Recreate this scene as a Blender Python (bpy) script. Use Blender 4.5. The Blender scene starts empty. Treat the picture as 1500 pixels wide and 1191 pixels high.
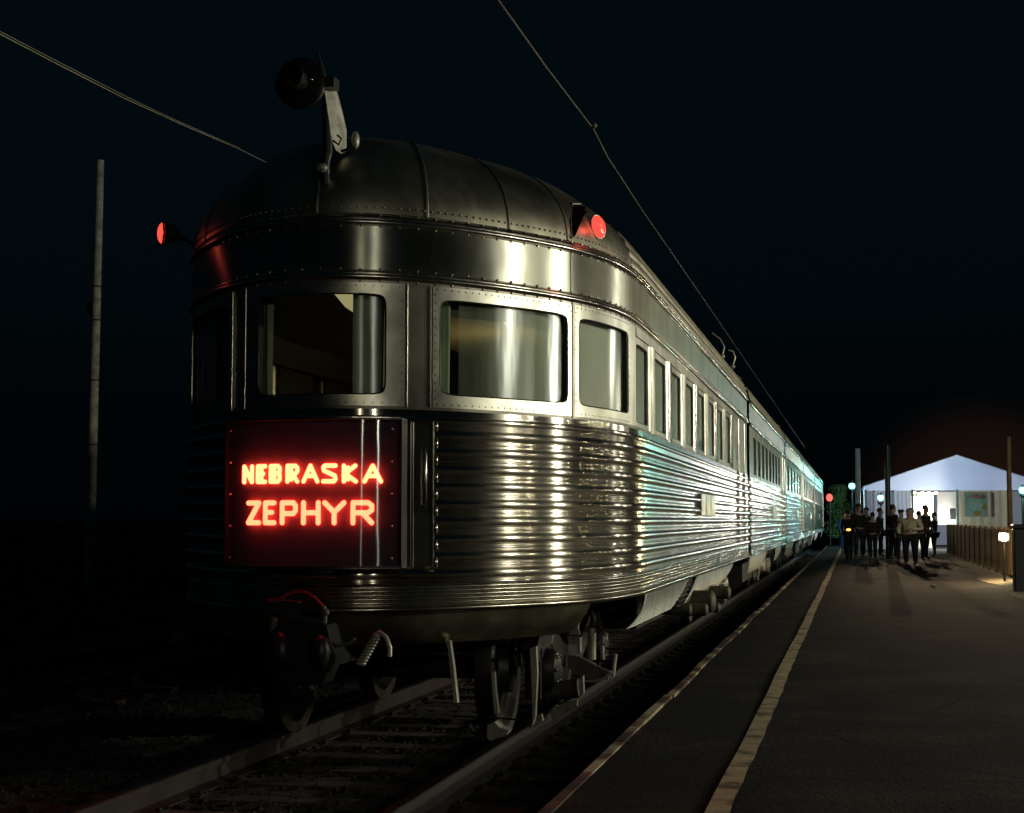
import bpy, bmesh, math, random
from math import sin, cos, pi, radians, sqrt
from mathutils import Vector, Matrix
random.seed(7)
sc = bpy.context.scene
col = sc.collection

# ------------------------------------------------------------------ camera
F = 2400.0
CX, CY, VPX, VPY = 750.0, 595.5, 1252.0, 762.0
dv = Vector((VPX-CX, CY-VPY, F)).normalized()
tt = math.atan2(dv.y, dv.z)
UPv = Vector((0, cos(tt), -sin(tt)))
Rv = UPv.cross(dv).normalized()
cam = bpy.data.cameras.new('camera'); co = bpy.data.objects.new('camera', cam); col.objects.link(co)
cam.sensor_fit = 'HORIZONTAL'; cam.sensor_width = 36.0; cam.lens = 36.0*F/1500.0
cam.clip_start = 0.05; cam.clip_end = 3000
EYE = Vector((2.995, 0, 1.4125))
M = Matrix(((Rv.x, Rv.y, -Rv.z), (dv.x, dv.y, -dv.z), (UPv.x, UPv.y, -UPv.z))).to_4x4()
co.matrix_world = Matrix.Translation(EYE) @ M
sc.camera = co
def ray(px, py):
    r = Vector((px-CX, CY-py, F)); return Vector((r.dot(Rv), r.dot(dv), r.dot(UPv)))
def at(px, py, Y):
    d = ray(px, py); return EYE + d*(Y/d.y)

# ------------------------------------------------------------------ world (clear night)
w = bpy.data.worlds.new('World'); sc.world = w; w.use_nodes = True
nt = w.node_tree; nt.nodes.clear()
out = nt.nodes.new('ShaderNodeOutputWorld'); bg = nt.nodes.new('ShaderNodeBackground')
sky = nt.nodes.new('ShaderNodeTexSky'); sky.sky_type = 'NISHITA'; sky.sun_disc = False
sky.sun_elevation = radians(-9); sky.sun_rotation = radians(200); sky.air_density = 1.0
add = nt.nodes.new('ShaderNodeMix'); add.data_type = 'RGBA'; add.blend_type = 'ADD'; add.inputs[0].default_value = 1.0
nt.links.new(sky.outputs[0], add.inputs[6]); add.inputs[7].default_value = (0.007, 0.030, 0.045, 1)
# town glow low on the horizon ahead
tc = nt.nodes.new('ShaderNodeTexCoord'); dt = nt.nodes.new('ShaderNodeVectorMath'); dt.operation = 'DOT_PRODUCT'
gdir = (at(1440, 770, 100)-EYE).normalized(); dt.inputs[1].default_value = gdir
nt.links.new(tc.outputs['Generated'], dt.inputs[0])
mr = nt.nodes.new('ShaderNodeMapRange'); mr.inputs[1].default_value = 0.9966; mr.inputs[2].default_value = 0.9998
mr.interpolation_type = 'SMOOTHSTEP'
nt.links.new(dt.outputs['Value'], mr.inputs[0])
gm = nt.nodes.new('ShaderNodeMix'); gm.data_type = 'RGBA'; gm.inputs[6].default_value = (0, 0, 0, 1); gm.inputs[7].default_value = (0.11, 0.045, 0.02, 1)
nt.links.new(mr.outputs[0], gm.inputs[0])
add2 = nt.nodes.new('ShaderNodeMix'); add2.data_type = 'RGBA'; add2.blend_type = 'ADD'; add2.inputs[0].default_value = 1.0
nt.links.new(add.outputs[2], add2.inputs[6]); nt.links.new(gm.outputs[2], add2.inputs[7])
sep = nt.nodes.new('ShaderNodeSeparateXYZ'); nt.links.new(tc.outputs['Generated'], sep.inputs[0])
hz = nt.nodes.new('ShaderNodeMapRange'); hz.inputs[1].default_value = -.02; hz.inputs[2].default_value = .22; hz.inputs[3].default_value = .18; hz.interpolation_type = 'SMOOTHSTEP'
nt.links.new(sep.outputs[2], hz.inputs[0]); hm = nt.nodes.new('ShaderNodeVectorMath'); hm.operation = 'SCALE'
nt.links.new(add.outputs[2], hm.inputs[0]); nt.links.new(hz.outputs[0], hm.inputs['Scale']); nt.links.new(hm.outputs[0], add2.inputs[6])
nt.links.new(add2.outputs[2], bg.inputs[0]); bg.inputs[1].default_value = 0.10
nt.links.new(bg.outputs[0], out.inputs[0])

vs = sc.view_settings; vs.view_transform = 'Standard'; vs.look = 'None'; vs.exposure = 0; vs.gamma = 1; vs.use_curve_mapping = False
sc.render.resolution_x = 1024; sc.render.resolution_y = 813
sc.render.engine = 'CYCLES'
sc.cycles.max_bounces = 6; sc.cycles.transparent_max_bounces = 10
sc.cycles.caustics_reflective = False; sc.cycles.caustics_refractive = False
sc.cycles.sample_clamp_indirect = 4

# ------------------------------------------------------------------ platform lamps (lit, to the right of the frame)
WARM = (1.0, 0.93, 0.70); CYAN = (0.30, 1.0, 0.85); WHITE = (1.0, .975, 0.80)
def lamp(name, loc, watts, colr, rad=0.12):
    l = bpy.data.lights.new(name, 'POINT'); l.energy = watts; l.color = colr; l.shadow_soft_size = rad
    o = bpy.data.objects.new(name, l); col.objects.link(o); o.location = loc; return o
def lamp_from(pt, d, dist, watts, colr, rad=0.12):
    p = Vector(pt)+Vector(d).normalized()*dist
    return lamp('platform_lamp_light', p, watts, colr, rad)
lamp_from((.293, 8.942, 2.43), (.598, -.794, .108), 15, 230, WHITE, .08)
lamp_from((.231, 8.909, 2.37), (.442, -.891, .102), 15, 110, WARM, .06)
lamp_from((.99, 9.65, 2.678), (.977, .171, .127), 14, 760, WHITE, .10)
lamp_from((1.21, 10.008, 2.35), (.909, .409, .082), 20, 2800, WHITE, .22)
lamp_from((1.091, 9.801, 2.191), (.965, .251, .078), 18, 120, WARM, .08)
lamp_from((1.448, 10.748, 2.53), (.44, .892, .102), 30, 760, WHITE, .2)
lamp_from((1.467, 10.886, 2.162), (.372, .926, .068), 30, 260, WARM, .15)
for a, pw in ((.79, 45), (.74, 40), (.70, 35), (.65, 40), (.60, 35), (.54, 40), (.87, 45), (.985, 60)):
    lamp_from((1.326, 10.263, 2.1), (a, sqrt(1-a*a), .055), 20, pw, WARM, .06)
for p, pw, c in (((12, 44, 5), 25, WHITE), ((9.5, 56, 4.2), 12, CYAN), ((11.5, 66, 4.0), 24, CYAN)):
    lamp('platform_lamp_light', p, pw, c, .15)

for xs in (4.75, 3.1):
    l = bpy.data.lights.new('yard_floodlight', 'SPOT'); l.energy = 12000; l.color = (1, .72, .46); l.spot_size = radians(8); l.spot_blend = 1; l.shadow_soft_size = .06
    o = bpy.data.objects.new('yard_floodlight', l); col.objects.link(o); o.location = (xs, 100, 8.7)
    o.rotation_euler = (Vector((5.9, 41, 0))-o.location).to_track_quat('-Z', 'Y').to_euler()
# ------------------------------------------------------------------ materials
MATS = {}
def new_mat(name):
    m = bpy.data.materials.new(name); m.use_nodes = True
    MATS[name] = m; return m, m.node_tree, m.node_tree.nodes['Principled BSDF']
def tex(nt, typ, scale=5, vec='Object', detail=4, mapping=None, **k):
    c = nt.nodes.new('ShaderNodeTexCoord'); t = nt.nodes.new(typ)
    if 'Scale' in t.inputs: t.inputs['Scale'].default_value = scale
    if 'Detail' in t.inputs: t.inputs['Detail'].default_value = detail
    if mapping:
        mp = nt.nodes.new('ShaderNodeMapping'); mp.inputs['Scale'].default_value = mapping
        nt.links.new(c.outputs[vec], mp.inputs[0]); nt.links.new(mp.outputs[0], t.inputs[0])
    else: nt.links.new(c.outputs[vec], t.inputs[0])
    return t
def ramp(nt, src, stops):
    r = nt.nodes.new('ShaderNodeValToRGB'); e = r.color_ramp.elements
    while len(e) < len(stops): e.new(0.5)
    for i, (p, c) in enumerate(stops):
        e[i].position = p; e[i].color = (c[0], c[1], c[2], 1)
    nt.links.new(src, r.inputs[0]); return r
def bump(nt, b, src, strength=.2, dist=.01):
    n = nt.nodes.new('ShaderNodeBump'); n.inputs['Strength'].default_value = strength; n.inputs['Distance'].default_value = dist
    nt.links.new(src, n.inputs['Height']); nt.links.new(n.outputs[0], b.inputs['Normal']); return n
def vertical_tangent(nt, b, aniso):
    b.inputs['Anisotropic'].default_value = aniso
    c = nt.nodes.new('ShaderNodeCombineXYZ'); c.inputs[2].default_value = 1.0
    nt.links.new(c.outputs[0], b.inputs['Tangent'])
def metal(name, base, rough, metallic=1.0, noise=None, aniso=0, dirt=.35, bumpamt=None, rvar=.08):
    m, nt, b = new_mat(name)
    b.inputs['Metallic'].default_value = metallic
    n = tex(nt, 'ShaderNodeTexNoise', 3.0, detail=6)
    lo = tuple(x*(1-dirt) for x in base)
    r = ramp(nt, n.outputs[0], [(.35, lo), (.62, base)])
    nt.links.new(r.outputs[0], b.inputs['Base Color'])
    n2 = tex(nt, 'ShaderNodeTexNoise', 9.0, detail=5)
    mr = nt.nodes.new('ShaderNodeMapRange'); mr.inputs[3].default_value = max(rough-rvar, .02); mr.inputs[4].default_value = rough+rvar
    nt.links.new(n2.outputs[0], mr.inputs[0]); nt.links.new(mr.outputs[0], b.inputs['Roughness'])
    if aniso: vertical_tangent(nt, b, aniso)
    if bumpamt:
        t = tex(nt, 'ShaderNodeTexNoise', bumpamt[0], detail=bumpamt[3] if len(bumpamt) > 3 else 2, mapping=bumpamt[4] if len(bumpamt) > 4 else None)
        bump(nt, b, t.outputs[0], bumpamt[1], bumpamt[2])
    return m
rib_steel = metal('polished_ribbed_steel', (.80, .74, .60), .175, aniso=1.0, bumpamt=(4, .30, .004, 1, (1, 1, .2)), dirt=.35, rvar=.04)
fine_steel = metal('polished_fine_ribbed_steel', (.68, .63, .50), .20, bumpamt=(9, .3, .008, 3), dirt=.35)
bead_steel = metal('polished_moulding_steel', (.66, .62, .54), .2, bumpamt=(6, .2, .006), dirt=.3)
brush_steel = metal('brushed_band_steel', (.74, .74, .60), .35, aniso=1.0, dirt=.25, bumpamt=(2.2, .16, .02, 2), rvar=.05)
frame_steel = metal('satin_window_frame_steel', (.66, .65, .53), .34, metallic=1.0, dirt=.5, bumpamt=(14, .1, .004, 5), rvar=.1)
post_steel = metal('stained_post_steel', (.34, .31, .25), .38, metallic=.85, dirt=.55, bumpamt=(5, .2, .01))
dome_steel = metal('satin_roof_dome_steel', (.56, .53, .40), .385, metallic=1.0, dirt=.5, bumpamt=(2.0, .25, .02, 3))
roof_steel = metal('ribbed_roof_steel', (.60, .52, .36), .40, metallic=.7, dirt=.4)
skirt_steel = metal('satin_skirt_steel', (.48, .49, .40), .42, metallic=.7, dirt=.35)
apron_steel = metal('dull_apron_steel', (.62, .56, .38), .42, metallic=1.0, dirt=.5, bumpamt=(4, .3, .02))
greasy = metal('greasy_dark_iron', (.07, .065, .055), .45, metallic=.5, dirt=.7, bumpamt=(20, .3, .01, 4))
dark_iron = metal('dark_underframe_iron', (.022, .022, .022), .6, metallic=.3, dirt=.5, bumpamt=(12, .3, .01, 4))
bright_iron = metal('worn_bright_iron', (.80, .76, .60), .42, metallic=.35, dirt=.6, bumpamt=(15, .3, .01, 4))
rail_steel = metal('rusty_rail_steel', (.036, .026, .019), .6, metallic=.1, dirt=.5, bumpamt=(15, .3, .006, 5))
rail_top = metal('worn_rail_head_steel', (.10, .09, .075), .28, metallic=.8, dirt=.5)
def plain(name, base, rough=.6, var=.3, scale=4, bumpamt=None, metallic=0, detail=5, spec=None):
    m, nt, b = new_mat(name)
    n = tex(nt, 'ShaderNodeTexNoise', scale, detail=detail)
    r = ramp(nt, n.outputs[0], [(.3, tuple(x*(1-var) for x in base)), (.7, tuple(min(x*(1+var*.6), 1) for x in base))])
    nt.links.new(r.outputs[0], b.inputs['Base Color']); b.inputs['Roughness'].default_value = rough
    b.inputs['Metallic'].default_value = metallic
    if spec is not None: b.inputs['Specular IOR Level'].default_value = spec
    if bumpamt:
        t = tex(nt, 'ShaderNodeTexNoise', bumpamt[0], detail=6); bump(nt, b, t.outputs[0], bumpamt[1], bumpamt[2])
    return m
rubber = plain('black_rubber', (.02, .017, .014), .6)
black_paint = plain('black_paint', (.015, .015, .015), .4)
red_paint = plain('red_lever_paint', (.45, .03, .03), .5, .3, 20)
hose_mat = plain('worn_hose_rubber', (.16, .15, .10), .6, .6, 12)
def reflection_mat():  # greenish glass reflection painted as a sheet that thickens to the right
    m, nt, b = new_mat('painted_window_reflection'); b.inputs['Base Color'].default_value = (.78, .84, .60, 1); b.inputs['Roughness'].default_value = .9
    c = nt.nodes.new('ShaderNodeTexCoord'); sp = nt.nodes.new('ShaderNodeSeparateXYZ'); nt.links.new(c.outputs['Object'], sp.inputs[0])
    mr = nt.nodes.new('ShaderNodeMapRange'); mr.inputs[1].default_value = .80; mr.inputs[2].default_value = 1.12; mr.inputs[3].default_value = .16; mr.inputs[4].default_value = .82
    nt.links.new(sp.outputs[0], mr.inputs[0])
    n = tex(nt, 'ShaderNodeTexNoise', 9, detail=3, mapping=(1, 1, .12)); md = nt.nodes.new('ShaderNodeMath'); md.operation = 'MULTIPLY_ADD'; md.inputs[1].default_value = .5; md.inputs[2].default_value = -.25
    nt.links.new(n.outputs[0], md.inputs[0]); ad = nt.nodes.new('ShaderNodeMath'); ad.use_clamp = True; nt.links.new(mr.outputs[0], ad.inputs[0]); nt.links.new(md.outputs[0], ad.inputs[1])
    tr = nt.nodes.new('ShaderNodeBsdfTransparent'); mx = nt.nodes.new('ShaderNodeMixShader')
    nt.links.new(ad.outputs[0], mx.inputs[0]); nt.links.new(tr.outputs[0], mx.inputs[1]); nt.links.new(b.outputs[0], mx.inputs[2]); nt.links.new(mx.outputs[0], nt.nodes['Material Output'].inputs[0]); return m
reflection_m = reflection_mat()
curtain_mat = plain('green_grey_curtain_cloth', (.58, .70, .50), .9, .3, 3)
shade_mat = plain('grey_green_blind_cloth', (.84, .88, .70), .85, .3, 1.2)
cream = plain('cream_ceiling_paint', (.50, .42, .24), .7, .12, 1)
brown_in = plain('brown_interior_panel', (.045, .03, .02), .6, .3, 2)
carpet = plain('dark_carpet', (.03, .02, .02), .9)
def asphalt_mat():
    m, nt, b = new_mat('worn_platform_asphalt')
    n = tex(nt, 'ShaderNodeTexNoise', .9, detail=8); r = ramp(nt, n.outputs[0], [(.34, (.005, .0045, .004)), (.5, (.014, .0125, .011)), (.66, (.034, .029, .023))])
    g = tex(nt, 'ShaderNodeTexNoise', 45, detail=6); r2 = ramp(nt, g.outputs[0], [(.38, (.35, .35, .35)), (.66, (1.9, 1.8, 1.6))])
    mx = nt.nodes.new('ShaderNodeMix'); mx.data_type = 'RGBA'; mx.blend_type = 'MULTIPLY'; mx.inputs[0].default_value = 1
    nt.links.new(r.outputs[0], mx.inputs[6]); nt.links.new(r2.outputs[0], mx.inputs[7])
    v = tex(nt, 'ShaderNodeTexVoronoi', .8); v.feature = 'DISTANCE_TO_EDGE'
    c = ramp(nt, v.outputs[0], [(.0, (.05, .05, .05)), (.022, (1, 1, 1))])
    m2 = nt.nodes.new('ShaderNodeMix'); m2.data_type = 'RGBA'; m2.blend_type = 'MULTIPLY'; m2.inputs[0].default_value = .95
    nt.links.new(mx.outputs[2], m2.inputs[6]); nt.links.new(c.outputs[0], m2.inputs[7]); nt.links.new(m2.outputs[2], b.inputs['Base Color'])
    b.inputs['Roughness'].default_value = .85; b.inputs['Specular IOR Level'].default_value = .2
    bump(nt, b, g.outputs[0], .9, .012); return m
asphalt = asphalt_mat()
gravel_m = plain('dark_ballast_stone', (.040, .031, .024), .95, .85, 9, (40, .8, .02))
ground_m = plain('dark_cinder_ground', (.02, .019, .017), .95, .5, 3, (25, .8, .03), spec=.1)
tie_m = plain('weathered_sleeper_wood', (.085, .06, .042), .95, .75, 9, (30, .7, .01))
path_m = plain('pale_gravel_verge', (.25, .22, .15), .95, .4, 5, (40, .6, .02))
wood_pole = plain('weathered_pole_wood', (.70, .65, .54), .85, .45, 5, (30, .5, .01))
fence_m = plain('brown_fence_wood', (.22, .13, .06), .8, .4, 3, (20, .4, .01))
wire_m = plain('bright_contact_wire_copper', (.75, .66, .45), .45, .3, 1, metallic=.3)
wire_d = plain('dull_contact_wire_copper', (.22, .20, .14), .5, .3, 1, metallic=.3)
blue_pole_m = plain('pale_blue_painted_steel', (.50, .62, .72), .5, .15)
skin_m = plain('skin', (.42, .27, .20), .6, .1)
leaf_m = plain('green_leaves', (.34, .55, .18), .6, .6, 2)
bark_m = plain('dark_bark', (.06, .045, .035), .9)
def tent_mat(name='white_tent_fabric', colr=(.80, .82, .88), trc=(.66, .76, .98)):
    m, nt, b = new_mat(name); b.inputs['Base Color'].default_value = (*colr, 1); b.inputs['Roughness'].default_value = .7
    tr = nt.nodes.new('ShaderNodeBsdfTranslucent'); tr.inputs[0].default_value = (*trc, 1)
    mx = nt.nodes.new('ShaderNodeMixShader'); mx.inputs[0].default_value = .45
    nt.links.new(b.outputs[0], mx.inputs[1]); nt.links.new(tr.outputs[0], mx.inputs[2]); nt.links.new(mx.outputs[0], nt.nodes['Material Output'].inputs[0])
    n = tex(nt, 'ShaderNodeTexNoise', 1.2, detail=3); bump(nt, b, n.outputs[0], .3, .05)
    return m
tent_m = tent_mat()
def glass(name, tint=(.86, .90, .84), rough=.19, aniso=-.55, ior=1.5, wavy=.15, scale=(1, 1, .25), boost=.0):
    m, nt, b = new_mat(name); nt.nodes.remove(b)
    tr = nt.nodes.new('ShaderNodeBsdfTransparent'); tr.inputs[0].default_value = (*tint, 1)
    g = nt.nodes.new('ShaderNodeBsdfAnisotropic'); g.inputs['Roughness'].default_value = rough; g.inputs['Anisotropy'].default_value = aniso
    g.inputs['Color'].default_value = (.95, 1, .95, 1)
    c = nt.nodes.new('ShaderNodeCombineXYZ'); c.inputs[2].default_value = 1.0; nt.links.new(c.outputs[0], g.inputs['Tangent'])
    fr = nt.nodes.new('ShaderNodeLayerWeight'); fr.inputs[0].default_value = .5
    pw = nt.nodes.new('ShaderNodeMath'); pw.operation = 'POWER'; pw.inputs[1].default_value = 6.5; nt.links.new(fr.outputs['Facing'], pw.inputs[0])
    ad = nt.nodes.new('ShaderNodeMath'); ad.operation = 'MULTIPLY_ADD'; ad.inputs[1].default_value = .9; ad.inputs[2].default_value = .05+boost; nt.links.new(pw.outputs[0], ad.inputs[0])
    t = tex(nt, 'ShaderNodeTexNoise', 6, detail=2, mapping=scale)
    bn = nt.nodes.new('ShaderNodeBump'); bn.inputs['Strength'].default_value = wavy; bn.inputs['Distance'].default_value = .01
    nt.links.new(t.outputs[0], bn.inputs['Height']); nt.links.new(bn.outputs[0], g.inputs['Normal'])
    mx = nt.nodes.new('ShaderNodeMixShader'); nt.links.new(ad.outputs[0], mx.inputs[0]); nt.links.new(tr.outputs[0], mx.inputs[1]); nt.links.new(g.outputs[0], mx.inputs[2])
    nt.links.new(mx.outputs[0], nt.nodes['Material Output'].inputs[0]); return m
pane_m = glass('window_glass')
cover_m = glass('sign_cover_plastic', (.96, .94, .94), .11, -.8, 1.5, .10, (1, 1, .3), boost=.04)
def emit(name, c, s):
    m, nt, b = new_mat(name); b.inputs['Base Color'].default_value = (.02, .02, .02, 1)
    b.inputs['Emission Color'].default_value = (*c, 1); b.inputs['Emission Strength'].default_value = s; return m
neon = emit('red_neon_tube', (1, .050, .019), 24.0)
neon2 = emit('red_neon_tube_lower_row', (1, .042, .018), 19.0)
strip_m = emit('lit_ceiling_strip', (1, .85, .5), 1.1)
cyan_globe = emit('lit_mercury_globe', (.30, 1, .85), 2.2)
warm_globe = emit('lit_warm_floodlight', (1, .80, .50), 30)
bulb_m = emit('lit_warm_bulb', (1, .75, .4), 8)
orange_m = emit('lit_orange_lamp', (1, .45, .08), 3)
red_sig = emit('lit_red_lens', (1, .10, .08), 2.2)
def lens_mat():
    m, nt, b = new_mat('lit_red_marker_lens')
    b.inputs['Base Color'].default_value = (.6, .02, .02, 1); b.inputs['Roughness'].default_value = .15
    b.inputs['Emission Color'].default_value = (1, .09, .06, 1); b.inputs['Emission Strength'].default_value = 1.15
    t = tex(nt, 'ShaderNodeTexNoise', 30); bump(nt, b, t.outputs[0], .3, .01); return m
lens_m = lens_mat()

# ------------------------------------------------------------------ mesh helpers
EACH = {'step_iron', 'grab_rail', 'sign_edge_trim', 'end_wall', 'rail_plate', 'bolster', 'spring_plank', 'sign_rim', 'ceiling_light_or_glow', 'dado_panel', 'roof_hook', 'sign_screw', 'glint_bead', 'panel_hinge', 'rail', 'pole_band', 'side_strip', 'slats', 'lamp_arm'}
class MB:
    def __init__(s): s.v = []; s.f = []
    def add(s, v, f):
        n = len(s.v); s.v += [tuple(p) for p in v]; s.f += [tuple(i+n for i in q) for q in f]; return s
    def box(s, a, b, m=None):
        x0, y0, z0 = a; x1, y1, z1 = b
        v = [(x0, y0, z0), (x1, y0, z0), (x1, y1, z0), (x0, y1, z0), (x0, y0, z1), (x1, y0, z1), (x1, y1, z1), (x0, y1, z1)]
        if m: v = [m @ Vector(p) for p in v]
        return s.add(v, [(0, 3, 2, 1), (4, 5, 6, 7), (0, 1, 5, 4), (1, 2, 6, 5), (2, 3, 7, 6), (3, 0, 4, 7)])
    def bar(s, p, q, w=.03, h=None):
        p = Vector(p); q = Vector(q); d = (q-p); L = d.length; d.normalize(); h = h or w
        u = Vector((0, 0, 1)) if abs(d.z) < .9 else Vector((1, 0, 0))
        a = d.cross(u).normalized(); b = a.cross(d)
        v = []
        for c in (p, q):
            for i, j in ((-1, -1), (1, -1), (1, 1), (-1, 1)): v.append(c+a*i*w/2+b*j*h/2)
        return s.add(v, [(0, 1, 2, 3), (7, 6, 5, 4), (0, 4, 5, 1), (1, 5, 6, 2), (2, 6, 7, 3), (3, 7, 4, 0)])
    def tube(s, pts, r=.02, n=10, cap=True, closed=False):
        pts = [Vector(p) for p in pts]; N = len(pts); rs = r if isinstance(r, (list, tuple)) else [r]*N
        v = []; a = None
        for i, p in enumerate(pts):
            if closed: d = (pts[(i+1) % N]-pts[i-1]).normalized()
            else: d = (pts[min(i+1, N-1)]-pts[max(i-1, 0)]).normalized()
            if a is None:
                u = Vector((0, 0, 1)) if abs(d.z) < .9 else Vector((1, 0, 0)); a = d.cross(u).normalized()
            else: a = (a-d*a.dot(d)).normalized()
            b = d.cross(a)
            for k in range(n):
                t = 2*pi*k/n; v.append(p+a*cos(t)*rs[i]+b*sin(t)*rs[i])
        f = []
        for i in range(N if closed else N-1):
            j = (i+1) % N
            for k in range(n): f.append((i*n+k, i*n+(k+1) % n, j*n+(k+1) % n, j*n+k))
        if cap and not closed: f.append(tuple(range(n))[::-1]); f.append(tuple((N-1)*n+k for k in range(n)))
        return s.add(v, f)
    def lathe(s, prof, c, axis='z', n=24):
        v = []; c = Vector(c)
        for (r, h) in prof:
            for k in range(n):
                t = 2*pi*k/n
                if axis == 'z': p = Vector((r*cos(t), r*sin(t), h))
                elif axis == 'x': p = Vector((h, r*cos(t), r*sin(t)))
                else: p = Vector((r*cos(t), h, r*sin(t)))
                v.append(c+p)
        f = []
        for i in range(len(prof)-1):
            for k in range(n): f.append((i*n+k, i*n+(k+1) % n, (i+1)*n+(k+1) % n, (i+1)*n+k))
        f.append(tuple(range(n))[::-1]); f.append(tuple((len(prof)-1)*n+k for k in range(n)))
        return s.add(v, f)
    def grid(s, rows):
        n = len(rows[0]); v = [p for r in rows for p in r]; f = []
        for i in range(len(rows)-1):
            for k in range(n-1): f.append((i*n+k, i*n+k+1, (i+1)*n+k+1, (i+1)*n+k))
        return s.add(v, f)
    def prism(s, poly, y0, y1):   # poly in xz, extruded along y
        n = len(poly); v = [(x, y0, z) for x, z in poly]+[(x, y1, z) for x, z in poly]
        f = [tuple(range(n)), tuple(range(2*n-1, n-1, -1))]+[(i, i+n, (i+1) % n+n, (i+1) % n) for i in range(n)]
        return s.add(v, f)
    def prism_x(s, poly, x0, x1):   # poly in yz, extruded along x
        n = len(poly); v = [(x0, y, z) for y, z in poly]+[(x1, y, z) for y, z in poly]
        f = [tuple(range(n)), tuple(range(2*n-1, n-1, -1))]+[(i, i+n, (i+1) % n+n, (i+1) % n) for i in range(n)]
        return s.add(v, f)
    def ball(s, c, r, n=10, sq=(1, 1, 1)):
        pr = [(max(r*sin(pi*i/n), 1e-4)) for i in range(n+1)]
        v = []; f = []
        for i in range(n+1):
            for k in range(n):
                t = 2*pi*k/n; v.append((c[0]+sq[0]*pr[i]*cos(t), c[1]+sq[1]*pr[i]*sin(t), c[2]-sq[2]*r*cos(pi*i/n)))
        for i in range(n):
            for k in range(n): f.append((i*n+k, i*n+(k+1) % n, (i+1)*n+(k+1) % n, (i+1)*n+k))
        return s.add(v, f)
    def islands(s):
        p = list(range(len(s.v)))
        def find(a):
            while p[a] != a: p[a] = p[p[a]]; a = p[a]
            return a
        for f in s.f:
            r = find(f[0])
            for i in f[1:]: p[find(i)] = r
        g = {}
        for f in s.f: g.setdefault(find(f[0]), []).append(f)
        res = []
        for fs in g.values():
            m = {}; v = []; ff = []
            for f in fs:
                for i in f:
                    if i not in m: m[i] = len(v); v.append(s.v[i])
                ff.append(tuple(m[i] for i in f))
            q = MB(); q.v = v; q.f = ff; res.append(q)
        return res
    def build(s, name, mat, parent=None, smooth=None, recalc=True):
        if name in EACH:
            L = s.islands()
            if 1 < len(L) <= 40:
                for q in L: o = q._build(name, mat, parent, smooth, recalc)
                return o
        return s._build(name, mat, parent, smooth, recalc)
    def _build(s, name, mat, parent=None, smooth=None, recalc=True):
        me = bpy.data.meshes.new(name); me.from_pydata(s.v, [], s.f); me.materials.append(mat)
        if recalc:
            bm = bmesh.new(); bm.from_mesh(me); bmesh.ops.recalc_face_normals(bm, faces=bm.faces); bm.to_mesh(me); bm.free()
        if smooth is not None:
            me.polygons.foreach_set('use_smooth', [True]*len(me.polygons))
            if smooth < 180: me.set_sharp_from_angle(angle=radians(smooth))
        o = bpy.data.objects.new(name, me); col.objects.link(o)
        if parent: o.parent = parent; 
        if parent and parent.matrix_world is not None:
            o.matrix_parent_inverse = Matrix.Translation(-WORLD(parent))
        return o
def WORLD(o):
    # mesh parents sit at the world origin, empties at their own location
    return Vector(o.location) if o.type == 'EMPTY' else Vector((0, 0, 0))
def tag(o, label=None, cat=None, group=None, kind=None):
    if label: o['label'] = label
    if cat: o['category'] = cat
    if group: o['group'] = group
    if kind: o['kind'] = kind
    return o
def thing(name, label, cat, loc=(0, 0, 0), group=None):
    o = bpy.data.objects.new(name, None); col.objects.link(o); o.location = loc; o.empty_display_size = .2
    return tag(o, label, cat, group)
def copy_tree(o, parent=None):
    c = o.copy(); col.objects.link(c)
    if parent: c.parent = parent
    for ch in list(o.children): copy_tree(ch, c)
    return c

# ------------------------------------------------------------------ train geometry
HW = 1.52
KN = [0, .3, .6, .9, 1.2, 1.5, 1.8, 2.2, 2.8, 3.84]; KV = [1.70, 1.10, .70, .40, .22, .24, .44, .42, .18, 0]
DS = .02; NS = 192
def interp(x, X, Yv):
    for i in range(len(X)-1):
        if x <= X[i+1]: return Yv[i]+(Yv[i+1]-Yv[i])*(x-X[i])/(X[i+1]-X[i])
    return Yv[-1]
kk = [interp(i*DS, KN, KV) for i in range(NS+1)]
ph = [0]
for i in range(NS): ph.append(ph[-1]+(kk[i]+kk[i+1])/2*DS)
sc_ = (pi/2)/ph[-1]; ph = [p*sc_ for p in ph]
TX = [0]; TY = [8.86]
for i in range(NS):
    TX.append(TX[-1]+(cos(ph[i])+cos(ph[i+1]))/2*DS); TY.append(TY[-1]+(sin(ph[i])+sin(ph[i+1]))/2*DS)
kx = HW/TX[-1]; TX = [x*kx for x in TX]
SEND = NS*DS; YEND = TY[-1]
def tail(s):
    a = abs(s); sg = 1 if s >= 0 else -1
    if a >= SEND: return (sg*HW, YEND+(a-SEND), sg*1.0, 0.0)
    f = a/DS; i = min(int(f), NS-1); t = f-i
    x = TX[i]+(TX[i+1]-TX[i])*t; y = TY[i]+(TY[i+1]-TY[i])*t; p = ph[i]+(ph[i+1]-ph[i])*t
    return (sg*x, y, sg*sin(p), -cos(p))
def s_of_y(y): return SEND+(y-YEND)
def straight_r(y): return (HW, y, 1.0, 0.0)
def straight_l(y): return (-HW, y, -1.0, 0.0)
def pt(path, s, z, o=0):
    x, y, nx, ny = path(s); return (x+nx*o, y+ny*o, z)
def srange(a, b, d):
    n = max(1, int(math.ceil((b-a)/d))); return [a+(b-a)*i/n for i in range(n+1)]
def sweep(mb, path, ss, prof): mb.grid([[pt(path, s, z, o) for s in ss] for (z, o) in prof])
def arc_prof(z0, z1, base, out, n=8):
    r = []
    for i in range(n+1):
        t = pi*i/n; r.append(((z0+z1)/2+(z1-z0)/2*cos(t), base+out*sin(t)))
    return r
RIBS = [1.905, 1.805, 1.705, 1.605, 1.505, 1.405, 1.305, 1.205, 1.105]
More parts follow.
